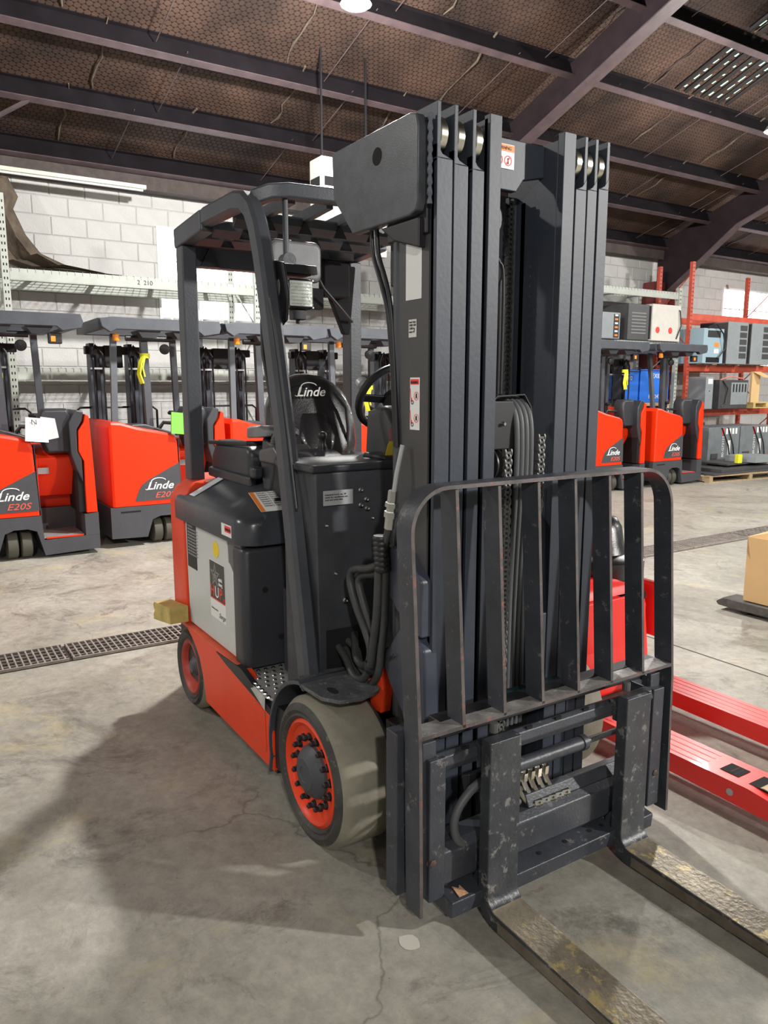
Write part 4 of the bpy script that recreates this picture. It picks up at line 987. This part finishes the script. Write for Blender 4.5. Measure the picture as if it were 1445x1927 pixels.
MB().prism([(-1.0, 1.31), (-.82, 1.31), (-.78, 1.36), (-.84, 1.40), (-1.0, 1.37)], 'y', -.42, -.24).build('lever_console', mat('console_grey', (.075, .075, .08), .4), F, bevel=.02)
for x, y in ((-.90, -.375), (-.90, -.31)):
    MB().lathe([(.030, 0), (.031, .006), (.026, .01), (.029, .016), (.024, .022), (.026, .028), (.021, .034), (.023, .04), (.018, .046), (.019, .052), (.014, .058), (.012, .07)], (x, y, 1.375), Z, 16).build('lever_boot', mat('boot_grey', (.11, .11, .11), .5), F)
MB().prism([(-.80, 1.30), (-.72, 1.27), (-.63, 1.29), (-.60, 1.36), (-.68, 1.38), (-.80, 1.38)], 'y', -.33, -.19).build('joystick_console', PLAST, F, bevel=.018)
js = MB().lathe([(.022, 0), (.018, .012), (.02, .018), (.014, .03), (.012, .05), (.019, .058), (.020, .072), (.012, .082), (.001, .084)], (-.70, -.25, 1.375), Z, 14).build('joystick', BLACK, F, smooth=50)
MB().box(-.98, -.84, -.38, -.22, 1.10, 1.32).tube([(-.9, -.36, 1.2), (-.86, -.36, 1.15), (-.84, -.3, 1.15)], .012, 6).build('console_support', BLACK, F, bevel=.02)
MB().tube([(-.80, -.43, 1.17), (-.80, -.36, 1.165), (-.81, -.32, 1.17), (-.86, -.28, 1.2)], .008, 6).build('wiring', BLACK, F)
# --- steering column and wheel
MB().prism([(-.60, 1.33), (-.36, 1.33), (-.38, 1.50), (-.44, 1.575), (-.58, 1.55)], 'y', -.11, .13).build('steering_column', mat('dash_grey', (.07, .072, .076), .45), F, bevel=.03, seg=3)
MB().lathe([(.014, 0), (.012, .01)], (-.38, -.09, 1.45), X, 10).build('ignition_switch', BLACK, F)
sw = bpy.data.objects.new('steering_wheel', None); COL.objects.link(sw); sw.parent = F; sw.location = (-.62, .04, 1.60); sw.rotation_euler = (0, math.radians(-58), 0)
mb = MB(); n1, n2 = 40, 10; vs = []; fs = []
for i in range(n1):
    a = 2 * PI * i / n1
    for j in range(n2):
        b = 2 * PI * j / n2; rr = .15 + .017 * math.cos(b); vs.append((rr * math.cos(a), rr * math.sin(a), .017 * math.sin(b)))
for i in range(n1):
    for j in range(n2): fs.append((i * n2 + j, ((i + 1) % n1) * n2 + j, ((i + 1) % n1) * n2 + (j + 1) % n2, i * n2 + (j + 1) % n2))
mb.add(vs, fs).build('rim', BLACK, sw)
for a in (20, 150, 270):
    a = math.radians(a); MB().tube([(.03 * math.cos(a), .03 * math.sin(a), -.015), (.15 * math.cos(a), .15 * math.sin(a), 0)], 0, sq=(.035, .014)).build('spoke', BLACK, sw, bevel=.004)
MB().lathe([(.045, -.03), (.045, -.005), (.03, .01), (.001, .012)], (0, 0, 0), Z, 18).build('hub', BLACK, sw)
MB().lathe([(.012, .015), (.012, .03), (.026, .035), (.026, .06), (.01, .07)], (.04, -.13, 0), Z, 14).build('spinner_knob', LGREY, sw)
# --- hydraulic hoses beside the mast
MB().tube([(.112, -.385, 1.46), (.108, -.405, 1.37), (.09, -.41, 1.27)], .008, 8).build('steel_tube', LGREY, F)
fit = MB()
for z0, z1, r in ((1.31, 1.27, .016), (1.27, 1.255, .022), (1.255, 1.24, .016), (1.24, 1.22, .022), (1.22, 1.18, .017)):
    k0 = (1.37 - z0) / .11; fit.cyl((.105 - k0 * .02, -.41, z0), (.105 - (1.37 - z1) / .11 * .02, -.41, z1), r, 6)
fit.build('hose_fitting', STEEL, F)
def smoothp(P, n=5):
    out = []; P = [Vector(p) for p in P]
    for i in range(len(P) - 1):
        p0, p1, p2, p3 = P[max(i - 1, 0)], P[i], P[i + 1], P[min(i + 2, len(P) - 1)]
        for k in range(n):
            t = k / n; out.append(.5 * ((2 * p1) + (p2 - p0) * t + (2 * p0 - 5 * p1 + 4 * p2 - p3) * t * t + (3 * p1 - p0 - 3 * p2 + p3) * t ** 3))
    return out + [P[-1]]
MB().tube(smoothp([(.075, -.41, 1.20), (.055, -.415, 1.13), (.04, -.42, 1.06)]), .013, 10).build('hose', HOSE, F)
cl = MB()
for k in range(7): cl.lathe([(.026, 0), (.030, .008), (.030, .014), (.026, .02)], (.047 - k * .002, -.42, 1.03 + k * .017), Z, 14)
cl.build('hose_sleeve', BLACK, F)
hs = [[(.03, -.42, 1.05), (-.05, -.42, 1.02), (-.12, -.42, 1.005), (-.165, -.42, .985), (-.175, -.42, .94), (-.13, -.42, .86), (-.07, -.42, .79), (-.035, -.42, .73), (-.05, -.42, .675), (-.11, -.41, .645), (-.17, -.40, .655), (-.23, -.37, .69), (-.27, -.35, .71)],
      [(.03, -.405, 1.03), (-.04, -.40, 1.0), (-.10, -.40, .985), (-.14, -.40, .965), (-.145, -.40, .93), (-.10, -.40, .85), (-.045, -.40, .78), (-.01, -.40, .72), (-.03, -.40, .655), (-.09, -.40, .62), (-.16, -.39, .63), (-.22, -.37, .665), (-.28, -.38, .69)],
      [(.035, -.43, 1.03), (.03, -.43, .95), (.02, -.43, .86), (.0, -.43, .77), (-.02, -.43, .68), (-.07, -.43, .61), (-.14, -.43, .60), (-.21, -.42, .64), (-.27, -.42, .67)],
      [(.05, -.41, 1.03), (.045, -.41, .93), (.04, -.41, .84), (.02, -.41, .74), (-.0, -.41, .65), (-.06, -.41, .585), (-.13, -.41, .58), (-.2, -.4, .62), (-.27, -.39, .655)]]
for h_ in hs: MB().tube(smoothp(h_), .0145, 10).build('hose', HOSE, F, smooth=60)
MB().lathe([(.03, 0), (.034, .01), (.034, .02), (.03, .03)], (-.04, -.415, .655), (.6, 0, .8), 12).build('cable_tie', BLACK, F)
MB().lathe([(.02, 0), (.024, .01), (.024, .03), (.018, .035), (.018, .06)], (-.16, -.34, .69), (1, -.3, 0), 8).build('hydraulic_fitting', ROLLER, F)
MB().tube([(-.02, -.33, .69), (.04, -.37, .70), (.10, -.38, .745)], 0, sq=(.05, .01)).build('steel_strap', STEEL, F)
# tilt cylinder, mast mount and drive motor covers behind the mast
MB().cyl((-.25, -.28, .42), (.08, -.30, .62), .045, 14).build('tilt_cylinder', BLACK, F)
MB().prism([(-.01, 1.08), (.07, 1.12), (.16, 1.11), (.24, 1.03), (.24, .84), (.10, .90), (.0, .99)], 'y', -.40, -.34).build('upper_mast_bracket', mat('bracket_blue_grey', (.055, .062, .085), .38, var=.1), F, bevel=.01)
MB().prism([(-.02, .72), (.04, .76), (.10, .84), (.19, .86), (.25, .80), (.26, .50), (.20, .42), (.12, .55), (.05, .62)], 'y', -.395, -.33).build('lower_mast_bracket', mat('bracket_blue_grey2', (.055, .062, .085), .35, var=.1), F, bevel=.012)
MB().box(-.1, .2, -.32, .32, .5, 1.2).build('mast_rear_shield', BLACK, F)
MB().prism([(-.1, .60), (-.02, .66), (.02, .60), (.0, .5), (-.06, .5)], 'y', -.40, -.36).build('orange_bracket', ORANGE, F)
MB().box(-.02, .05, -.42, -.36, .40, .44).build('orange_lug', ORANGE, F)
mb = MB().box(.05, .15, -.41, -.33, .42, .50)
for k in range(5): mb.box(.075 + k * .016, .083 + k * .016, -.415, -.41, .44, .49)
mb.build('motor_connector', CHGDK, F, bevel=.004)
for k in range(5): MB().tube(smoothp([(.06 + k * .02, -.38, .42), (.05 + k * .025, -.385, .32), (.08 + k * .02, -.375, .2), (.1 + k * .02, -.35, .1)]), .009, 6).build('motor_cable', HOSE, F)

# --- mast
XF = .25
left = [(-.36, -.302, 2.31), (-.297, -.243, 2.30), (-.228, -.181, 2.295), (-.162, -.114, None)]
right = [(.320, .368, 2.31), (.267, .312, 2.30), (.212, .262, 2.295), (.152, .206, None)]
for grp, s in ((left, 1), (right, -1)):
    for i, (y0, y1, zt) in enumerate(grp):
        top = 2.465 - i * .0
        mb = MB()
        wb = (y0, y0 + .014) if s > 0 else (y1 - .014, y1)
        zs = (zt - .01) if zt else top - .012
        xr = .05 if i == 0 else .02
        web = [(xr, .12), (XF - .012, .12), (XF - .012, zs), (XF - (.001 if zt else .012), zs), (XF - (.001 if zt else .012), top if zt else zs), (.10, top - (0 if zt else .012)), (xr, top - .02)]
        mb.prism(web, 'y', *wb)
        mb.box(XF - .028, XF, y0, y1, .12, zt if zt else top)
        if zt: mb.prism([(y0 if s > 0 else y1, zt), (y1 if s > 0 else y0, zt), (y1 - .012 if s > 0 else y0 + .012, zt + .004), (y0 + .02 if s > 0 else y1 - .02, zt + .012), (y0 if s > 0 else y1, zt + .04)], 'x', XF - .028, XF)
        mb.box(.05, .075, y0, y1, .12, 2.28)
        if i == 3:
            mb.box(.02, XF - .028, (y0 + .01), (y1 - .01), .12, top - .02) if s > 0 else mb.box(-.02, XF - .028, y0, y1 - .01, .12, top - .02)
        r_ = mb.build('mast_rail', RAILP, F, bevel=.0025, smooth=30)
        if i < 3:
            yy = (wb[1] + .001) if s > 0 else (wb[0] - .001)
            MB().lathe([(.012, 0), (.05, .0), (.056, .006), (.056, .028), (.05, .032), (.012, .032)], (.19, yy, 2.385), (0, s, 0), 28).build('mast_roller', ROLLER, r_)
MB().box(.05, XF - .03, -.364, -.36, .5, 2.10).build('mast_side_plate', SIDEP, F)
# top tie plate with sticker, cross plates
tp = MB().prism([(-.114, 2.44), (.152, 2.44), (.152, 2.34), (.06, 2.32), (.03, 2.28), (-.114, 2.28)], 'x', .13, .16).build('mast_tie_plate', RAILP, F, bevel=.004)
wl = decal('warning_sticker', (.161, -.07, 2.345), Y, Z, .085, .075, WHITE, tp)
flat(MB(), (.1625, -.07, 2.398), Y, Z, rect(.085, .02), .0006).build('orange_field', ORI, wl)
def ring(org, right, up, R0, r1, mt, parent, name='ring'):
    n = 24; M = basis(org, right, up); vs = [M @ Vector((R0 * math.cos(2 * PI * k / n), R0 * math.sin(2 * PI * k / n), .0004)) for k in range(n)] + [M @ Vector((r1 * math.cos(2 * PI * k / n), r1 * math.sin(2 * PI * k / n), .0004)) for k in range(n)]
    return MB().add(vs, [(k, (k + 1) % n, (k + 1) % n + n, k + n) for k in range(n)]).build(name, mt, parent)
for y in (-.05, -.012): ring((.163, y, 2.37), Y, Z, .016, .013, REDI, wl); flat(MB(), (.163, y, 2.37), Y, Z, [(-.010, -.012), (-.007, -.013), (.010, .012), (.007, .013)], .0005).build('slash', REDI, wl); flat(MB(), (.163, y, 2.37), Y, Z, [(-.003, -.01), (.003, -.01), (.002, .008), (-.002, .008)], .0004).build('figure', INK, wl)
text('WARNING', (.1633, -.066, 2.403), Y, Z, .014, INK, wl)
MB().box(-.02, .02, -.2, .2, 1.0, 1.1).box(-.02, .03, -.2, .2, .2, .34).build('mast_cross_member', PAINT, F, bevel=.005)
MB().box(.0, .05, -.11, .06, 2.14, 2.28).lathe([(.001, .03), (.06, .03), (.065, .02), (.065, -.02), (.001, -.02)], (.08, -.04, 2.20), X, 20).build('upper_block', BLACK, F, bevel=.006)
pl = MB().lathe([(.012, -.012), (.045, -.012), (.05, -.016), (.05, -.01), (.043, 0), (.05, .01), (.05, .016), (.045, .012), (.012, .012)], (.13, -.06, 2.02), (.95, -.3, 0), 28).build('hose_pulley', BLACK, F)
MB().lathe([(.012, 0), (.012, .02), (.006, .024)], (.145, -.065, 2.02), X, 6).build('pulley_bolt', STEEL, pl)
for k in range(2): MB().tube(smoothp([(.13, -.075 + .0, 1.97), (.13, -.06, 2.075), (.13, -.02, 2.07 - .01 * k), (.13, -.005 + .014 * k, 2.0), (.13, -.005 + .014 * k, 1.62)]), .007, 8).build('mast_hose', BLACK, F, smooth=60)
MB().cyl((.10, -.085, .3), (.10, -.085, 1.92), .024, 16).build('lift_cylinder', BLACK, F, smooth=60)
MB().cyl((.12, -.058, 1.90), (.12, -.058, 1.99), .016, 12).cyl((.12, -.058, 1.85), (.12, -.058, 1.90), .021, 6).build('piston_rod', STEEL, F)
MB().cyl((.0, .12, .3), (.0, .12, 2.1), .03, 14).build('lift_cylinder', BLACK, F, smooth=60)
def chain(name, x, y, z0, z1, mt, w=.013):
    mb = MB(); z = z0; k = 0
    while z < z1:
        ww = w if k % 2 else w * .62
        for s in (-1, 1): mb.prism([(x - .009, z - .004), (x + .006, z - .004), (x + .009, z + .004), (x + .009, z + .012), (x + .006, z + .02), (x - .009, z + .02)], 'y', y + s * ww - .0025, y + s * ww + .0025)
        mb.box(x - .007, x + .007, y - ww, y + ww, z + .004, z + .012)
        z += .0165; k += 1
    return mb.build(name, mt, F, kind='stuff')
chain('lift_chain', .07, .085, 1.62, 2.28, CHAIND, .011)
# hose reel / chain sheave carriage in the middle
MB().prism([(-.125, 1.60), (-.03, 1.60), (-.005, 1.55), (-.005, 1.44), (-.125, 1.44)], 'x', .19, .24).build('sheave_bracket', BLACK, F, bevel=.004)
MB().tube([(.215, -.105, 1.60), (.215, -.09, 1.615), (.215, .03, 1.62), (.215, .06, 1.58), (.215, .075, 1.50), (.215, .08, 1.42)], 0, sq=(.03, .004)).build('hose_guard', BLACK, F)
MB().lathe([(.008, 0), (.008, .006), (.005, .014)], (.24, -.075, 1.525), X, 8).build('bolt', STEEL, F)
MB().lathe([(.012, 0), (.058, 0), (.058, .006), (.045, .008), (.045, .02), (.058, .022), (.058, .028), (.012, .028)], (.20, -.105, 1.39), Y, 28).build('chain_sheave', CHAIND, F)
for k in range(4):
    y = -.018 + k * .021
    MB().tube(smoothp([(.10, y - .03, 1.58), (.15, y - .02, 1.605), (.20, y - .008, 1.60), (.235, y, 1.56), (.25, y, 1.48), (.25, y, 1.30), (.235, y, .9), (.235, y, .45)]), .0098, 8).build('mast_hose', HOSEG, F, smooth=60)
chain('lift_chain', .255, -.063, .35, 1.43, CHAIN, .013); chain('lift_chain', .255, .085, 1.22, 1.47, CHAIN, .013)
MB().box(.235, .25, -.12, .11, .3, 1.3).build('carriage_back_plate', BLACK, F) if False else None
MB().box(.0, .03, .06, .15, .3, 2.3).build('inner_web', PAINT, F)
MB().box(.20, .262, .10, .135, .55, .85).build('carriage_stop', PAINT, F, bevel=.003)
# upper counter plate on the mast side
R = [(-.31, 2.445), (.17, 2.445), (.205, 2.435), (.215, 2.40), (.215, 2.19), (.205, 2.165), (.17, 2.155), (-.17, 2.155), (-.30, 2.29)]
pt = MB().prism(R, 'y', -.405, -.372).build('mast_side_bracket', mat('cast_plate', (.06, .065, .075), .42, var=.3, scale=16, bump=.06, bscale=200, wear=.62, wcol=(.11, .12, .13)), F, bevel=.006, seg=3)
flat(MB(), (-.01, -.4055, 2.365), X, Z, disc(.027, n=24), .0008).build('bore', HOLE, pt)
MB().tube([(.235, -.375, 2.43 - .01 * k) for k in range(26)], [.007 + .002 * math.sin(k * 2.1) for k in range(26)], 7).build('weld_bead', RAILP, pt)
MB().box(.0, .22, -.375, -.34, 2.1, 2.42).prism([(-.02, 2.15), (.2, 2.15), (.2, 2.06), (.06, 2.1)], 'y', -.39, -.36).build('bracket_block', BLACK, F, bevel=.006)
MB().cyl((.04, -.35, .5), (.04, -.35, 2.15), .022, 14).cyl((.0, -.31, .5), (.0, -.31, 2.15), .03, 14).build('lift_cylinder', PAINT, F, smooth=60)
MB().box(-.10, .02, -.30, -.18, 1.98, 2.3).build('cylinder_head', BLACK, F, bevel=.01)
for k in range(2): MB().tube(smoothp([(-.10 + k * .03, -.37, 2.17), (-.09 + k * .03, -.37, 2.08), (-.04 + k * .03, -.37, 1.98), (.0 + k * .02, -.37, 1.88), (.03 + k * .012, -.372, 1.70), (.05 + k * .01, -.372, 1.45)]), .008, 8).build('mast_hose', BLACK, F, smooth=60)
# stickers on the mast side
YS = -.3645
decal('blank_label', (.098, YS, 1.915), X, Z, .085, .265, mat('plain_white', (.72, .73, .72), .5), F)
q = decal('data_label', (.115, YS, 1.80), X, Z, .042, .055, mat('cream', (.65, .65, .6), .5), F); text('load data\n1000 500\n2100 kg\nmast 47', (.118, YS - .0018, 1.844), X, Z, .010, INK, q)
q = decal('warning_label', (.125, YS, 1.51), X, Z, .052, .165, WHITE, F); flat(MB(), (.128, YS - .0016, 1.653), X, Z, rect(.046, .017), .0006).build('red_field', REDI, q); text('WARNING', (.129, YS - .0024, 1.656), X, Z, .0115, INK, q, sx=.75)
for z in (1.585, 1.515):
    ring((.161, YS - .0018, z + .032), X, Z, .0135, .0115, REDI, q); ring((.139, YS - .002, z + .012), X, Z, .007, .004, INK, q, 'wheel_mark')
    flat(MB(), (.13, YS - .0016, z + .014), X, Z, rect(.007, .012), .0006).build('truck_mark', REDI, q); flat(MB(), (.129, YS - .0016, z + .026), X, Z, [(0, 0), (.003, 0), (-.001, .03), (-.003, .03)], .0006).build('mast_mark', REDI, q)
    flat(MB(), (.161, YS - .0018, z + .032), X, Z, [(-.004, -.009), (.0, -.004), (.005, -.009), (.003, .002), (.004, .006), (-.002, .009), (-.004, .003)], .0006).build('figure_mark', INK, q)
q = decal('caution_label', (.205, YS - .002, .865), X, Z, .03, .085, WHITE, F); flat(MB(), (.205, YS - .0036, .932), X, Z, rect(.03, .018), .0006).build('orange_field', ORI, q); ring((.22, YS - .004, .885), X, Z, .010, .007, REDI, q)
MB().box(.10, XF - .03, -.36, -.33, .16, .9).build('mast_base_cover', BLACK, F, bevel=.01)

# --- carriage
XB = .50
MB().prism([(.41, .51), (.43, .555), (.455, .566), (.472, .556), (.478, .53), (.465, .505), (.43, .495)], 'y', -.50, .50).build('carriage_top_bar', PAINTW, F, bevel=.004)
cb = MB()
for k in range(7): cb.box(.462, .469, -.40 + k * .13, -.375 + k * .13, .556, .568)
cb.build('top_bar_notch', HOLE, F, kind='stuff')
MB().box(.37, .43, -.46, .46, .59, .65).build('carriage_upper_plate', BLACK, F, bevel=.006)
MB().box(.31, .37, -.16, .14, .56, .63).build('cylinder_block', TEAL, F)
MB().cyl((.46, -.20, .44), (.46, .13, .44), .023, 18).cyl((.46, .12, .44), (.46, .14, .44), .027, 18).build('sideshift_cylinder', PAINTW, F, smooth=60)
MB().cyl((.46, .13, .44), (.46, .44, .44), .011, 12).build('sideshift_rod', CHAIN, F)
MB().prism([(.38, .12), (.46, .12), (.475, .14), (.475, .24), (.45, .26), (.38, .26)], 'y', -.48, .46).build('carriage_lower_bar', PAINTW, F, bevel=.006)
MB().prism([(.40, .26), (.45, .26), (.43, .30), (.40, .30)], 'y', -.10, .42).build('lower_bar_hook', PAINTW, F, bevel=.004)
lb = MB().prism([(.42, .05), (.52, .05), (.525, .105), (.42, .12)], 'y', -.475, .45).build('bottom_rail', PAINTW, F, bevel=.005)
for y in (-.3, -.08, .04, .16, .22): flat(MB(), (.485, y, .1125), Y, (-1, 0, .1), disc(.008, n=10), .001).build('bolt_hole', HOLE, lb)
flat(MB(), (.515, -.44, .1085), Y, (-1, 0, .15), [(0, 0), (.035, 0), (.03, .04), (.02, .03), (.005, .045)], .0015).build('torn_label', mat('rusty_label', (.6, .35, .2), .6, var=.4, scale=60), lb)
for s in (-1, 1):
    MB().box(.34, .40, s * .56 - .035, s * .56 + .035, .10, .63).build('carriage_side_post', PAINTW, F, bevel=.004)
    MB().box(.36, .48, s * .5 - .03, s * .5 + .03, .1, .56).build('carriage_end_plate', PAINTW, F, bevel=.004)
    MB().box(.33, .40, s * .52 - .03, s * .52 + .03, .12, .16).box(.33, .40, s * .52 - .03, s * .52 + .03, .5, .54).build('post_tie', PAINTW, F)
for k in range(5):
    y = -.12 + k * .032
    MB().tube(smoothp([(.40, y, .40), (.41, y, .33), (.43, y + .03, .27), (.45, y + .07, .265)]), .010, 8).lathe([(.015, 0), (.015, .03)], (.405, y, .34), (.1, 0, 1), 6).lathe([(.014, 0), (.014, .03)], (.44, y + .05, .265), (.2, 1, 0), 6).build('hose_fitting', STEEL if k % 2 else ROLLER, F)
MB().tube(smoothp([(.40, -.1, .40), (.45, -.22, .44), (.46, -.34, .42), (.46, -.41, .36), (.46, -.42, .29), (.46, -.38, .235), (.46, -.28, .23), (.44, -.15, .24)]), .014, 10).build('carriage_hose', HOSEG, F, smooth=60)
MB().tube(smoothp([(.40, -.12, .38), (.44, -.20, .36), (.45, -.23, .32), (.45, -.2, .28), (.42, -.12, .28)]), .012, 10).build('carriage_hose', HOSEG, F, smooth=60)
MB().prism([(.41, .44), (.45, .46), (.45, .40), (.43, .37)], 'y', -.36, -.26).build('latch_block', BLACK, F, bevel=.006)

# --- load backrest
bks = bpy.data.objects.new('load_backrest', None); COL.objects.link(bks); bks.parent = F; bks.location = (0, 0, 0)
def flatbar(path, name, mtf=(PAINTW, EDGEW)):
    """flat bar 60 mm deep along X, path in the Y-Z plane; thin front edge shows bare metal"""
    P = [Vector((0, y, z)) for y, z in path]; mb = MB(); th = .0115; x0, x1 = XB - .075, XB
    offs = []
    for i, p in enumerate(P):
        d = (P[min(i + 1, len(P) - 1)] - P[max(0, i - 1)]).normalized(); n_ = Vector((0, -d.z, d.y)); offs.append((p + n_ * th / 2, p - n_ * th / 2))
    rings = [[(x0, a.y, a.z), (x1, a.y, a.z), (x1, b.y, b.z), (x0, b.y, b.z)] for a, b in offs]
    mb.loft(rings); k = len(rings) - 1
    for i in range(len(mb.f)):
        if i < k * 4 and i % 4 == 1: mb.mi[i] = 1
    return mb.build(name, list(mtf), bks, smooth=60)
yl, yr, zt, rc = -.57, .558, 1.36, .13
path = [(yl, .08)] + [(yl, .6)] + [(y, z) for y, z in arcpts(yl + rc, zt - rc, rc, 180, 90, 10)] + [(y, z) for y, z in arcpts(yr - rc, zt - rc, rc, 90, 0, 10)] + [(yr, .6), (yr, .07)]
flatbar(path, 'outer_frame')
pitch = (yr - yl) / 7
for k in range(1, 7): flatbar([(yl + pitch * k, .64), (yl + pitch * k, zt - .008)], 'upright_bar')
flatbar([(yl + .006, .642), (yr - .006, .642)], 'lower_cross_bar', (LEDGE, EDGEW))
for s, y in ((-1, yl), (1, yr)):
    yy0, yy1 = (y + .028, y + .078) if s < 0 else (y - .082, y - .03)
    mp_ = MB().box(XB - .05, XB - .03, yy0, yy1, .12, .61).build('mounting_plate', PAINTW, bks, bevel=.003)
    MB().box(XB - .07, XB - .05, min(y, yy0) , max(y, yy1), .13, .6).build('backing_strip', PAINTW, bks)
    ym = (yy0 + yy1) / 2
    MB().lathe([(.019, 0), (.019, .003), (.013, .004), (.013, .014), (.009, .016)], (XB - .03, ym, .23), X, 6).build('bolt', mat('rusty_bolt', (.13, .09, .07), .5, .5), mp_)
    flat(MB(), (XB - .0295, ym + .01, .16), Y, Z, disc(.008, n=14, ry=.016), .0008).build('slot', HOLE, mp_)

for o in [bks] + [c for c in bpy.data.objects if c.parent == bks]:
    for q_ in [o] + [c for c in bpy.data.objects if c.parent == o]:
        if q_.type == 'MESH' and not q_.get('_l'):
            for v in q_.data.vertices:
                if v.co.z > .45: v.co.x -= (v.co.z - .45) * .075
            q_['_l'] = 1
for q_ in bpy.data.objects:
    if '_l' in q_: del q_['_l']
# --- forks
def fork(yc):
    y0, y1 = yc - .062, yc + .062; t_ = .045; xb = .505; Ri = .045
    prof_in = [(xb + t_, .60), (xb + t_, .075 + Ri)] + arcpts(xb + t_ + Ri, .06 + Ri - .0, Ri, 180, 270, 6) + [(1.35, .045), (1.72, .022)]
    prof_out = [(1.72, .008), (1.3, .004), (xb + .10, .004)] + arcpts(xb + .085, .089, .085, 270, 180, 7) + [(xb, .60)]
    mb = MB(); mb.m(0); mb.prism(prof_in + prof_out, 'y', y0, y1)
    o = mb.build('fork', [FORKM, FORKB], F, bevel=.004, smooth=40)
    return o, y0, y1
for yc in (-.297, .305):
    o, y0, y1 = fork(yc)
    for p in o.data.polygons:
        c = p.center
        p.material_index = 1 if (c.x > .57 and c.z < .1 and abs(p.normal.y) < .5) else 0
    # bare blade: split the side faces visually with a thin worn plate along the blade
    MB().prism([(.60, .0505), (1.35, .0455), (1.71, .023), (1.71, .024), (1.35, .0468), (.60, .0515)], 'y', y0 + .004, y1 - .004).build('worn_blade_face', FORKB, o)
    MB().prism([(.60, .010), (1.71, .010), (1.71, .020), (1.35, .040), (.60, .046)], 'y', y0 - .0008, y0).build('worn_blade_side', mat('blade_side', (.2, .17, .13), .4, .5, var=.4, scale=10), o)
    MB().prism([(.46, .57), (.505, .57), (.505, .50), (.478, .50), (.478, .535), (.46, .535)], 'y', y0 + .01, y1 - .01).build('fork_hook', FORKM, o, bevel=.003)
    MB().prism([(.47, .1), (.505, .1), (.505, .16), (.49, .16), (.47, .13)], 'y', y0 + .01, y1 - .01).build('lower_fork_hook', FORKM, o, bevel=.003)
    MB().cyl((.49, yc, .60), (.49, yc, .63), .014, 10).build('locking_pin', CHAIN, o)

# wood block wedged behind the battery door; yellow key tag
o = MB().prism([(-1.80, .42), (-1.50, .47), (-1.50, .555), (-1.78, .52), (-1.80, .50), (-1.775, .475), (-1.80, .45)], 'y', -.70, -.605).build('wood_block', WOODY, bevel=.003)
tag(o, 'yellow painted wood block with broken end wedged beside the battery', 'wood')
t = thing('key_tag', 'yellow plastic tag hanging from the steering column key', 'tag', (-.345, -.13, 1.37))
MB().prism([(-.035, 0), (.035, 0), (.02, .05), (.012, .065), (-.012, .065), (-.02, .05)], 'x', 0, .004).build('plate', YEL, t)
MB().tube(smoothp([(.002, .0, .06), (.0, -.01, .1), (-.02, .02, .11), (-.03, .035, .085)]), .002, 5).build('loop', REDI, t)
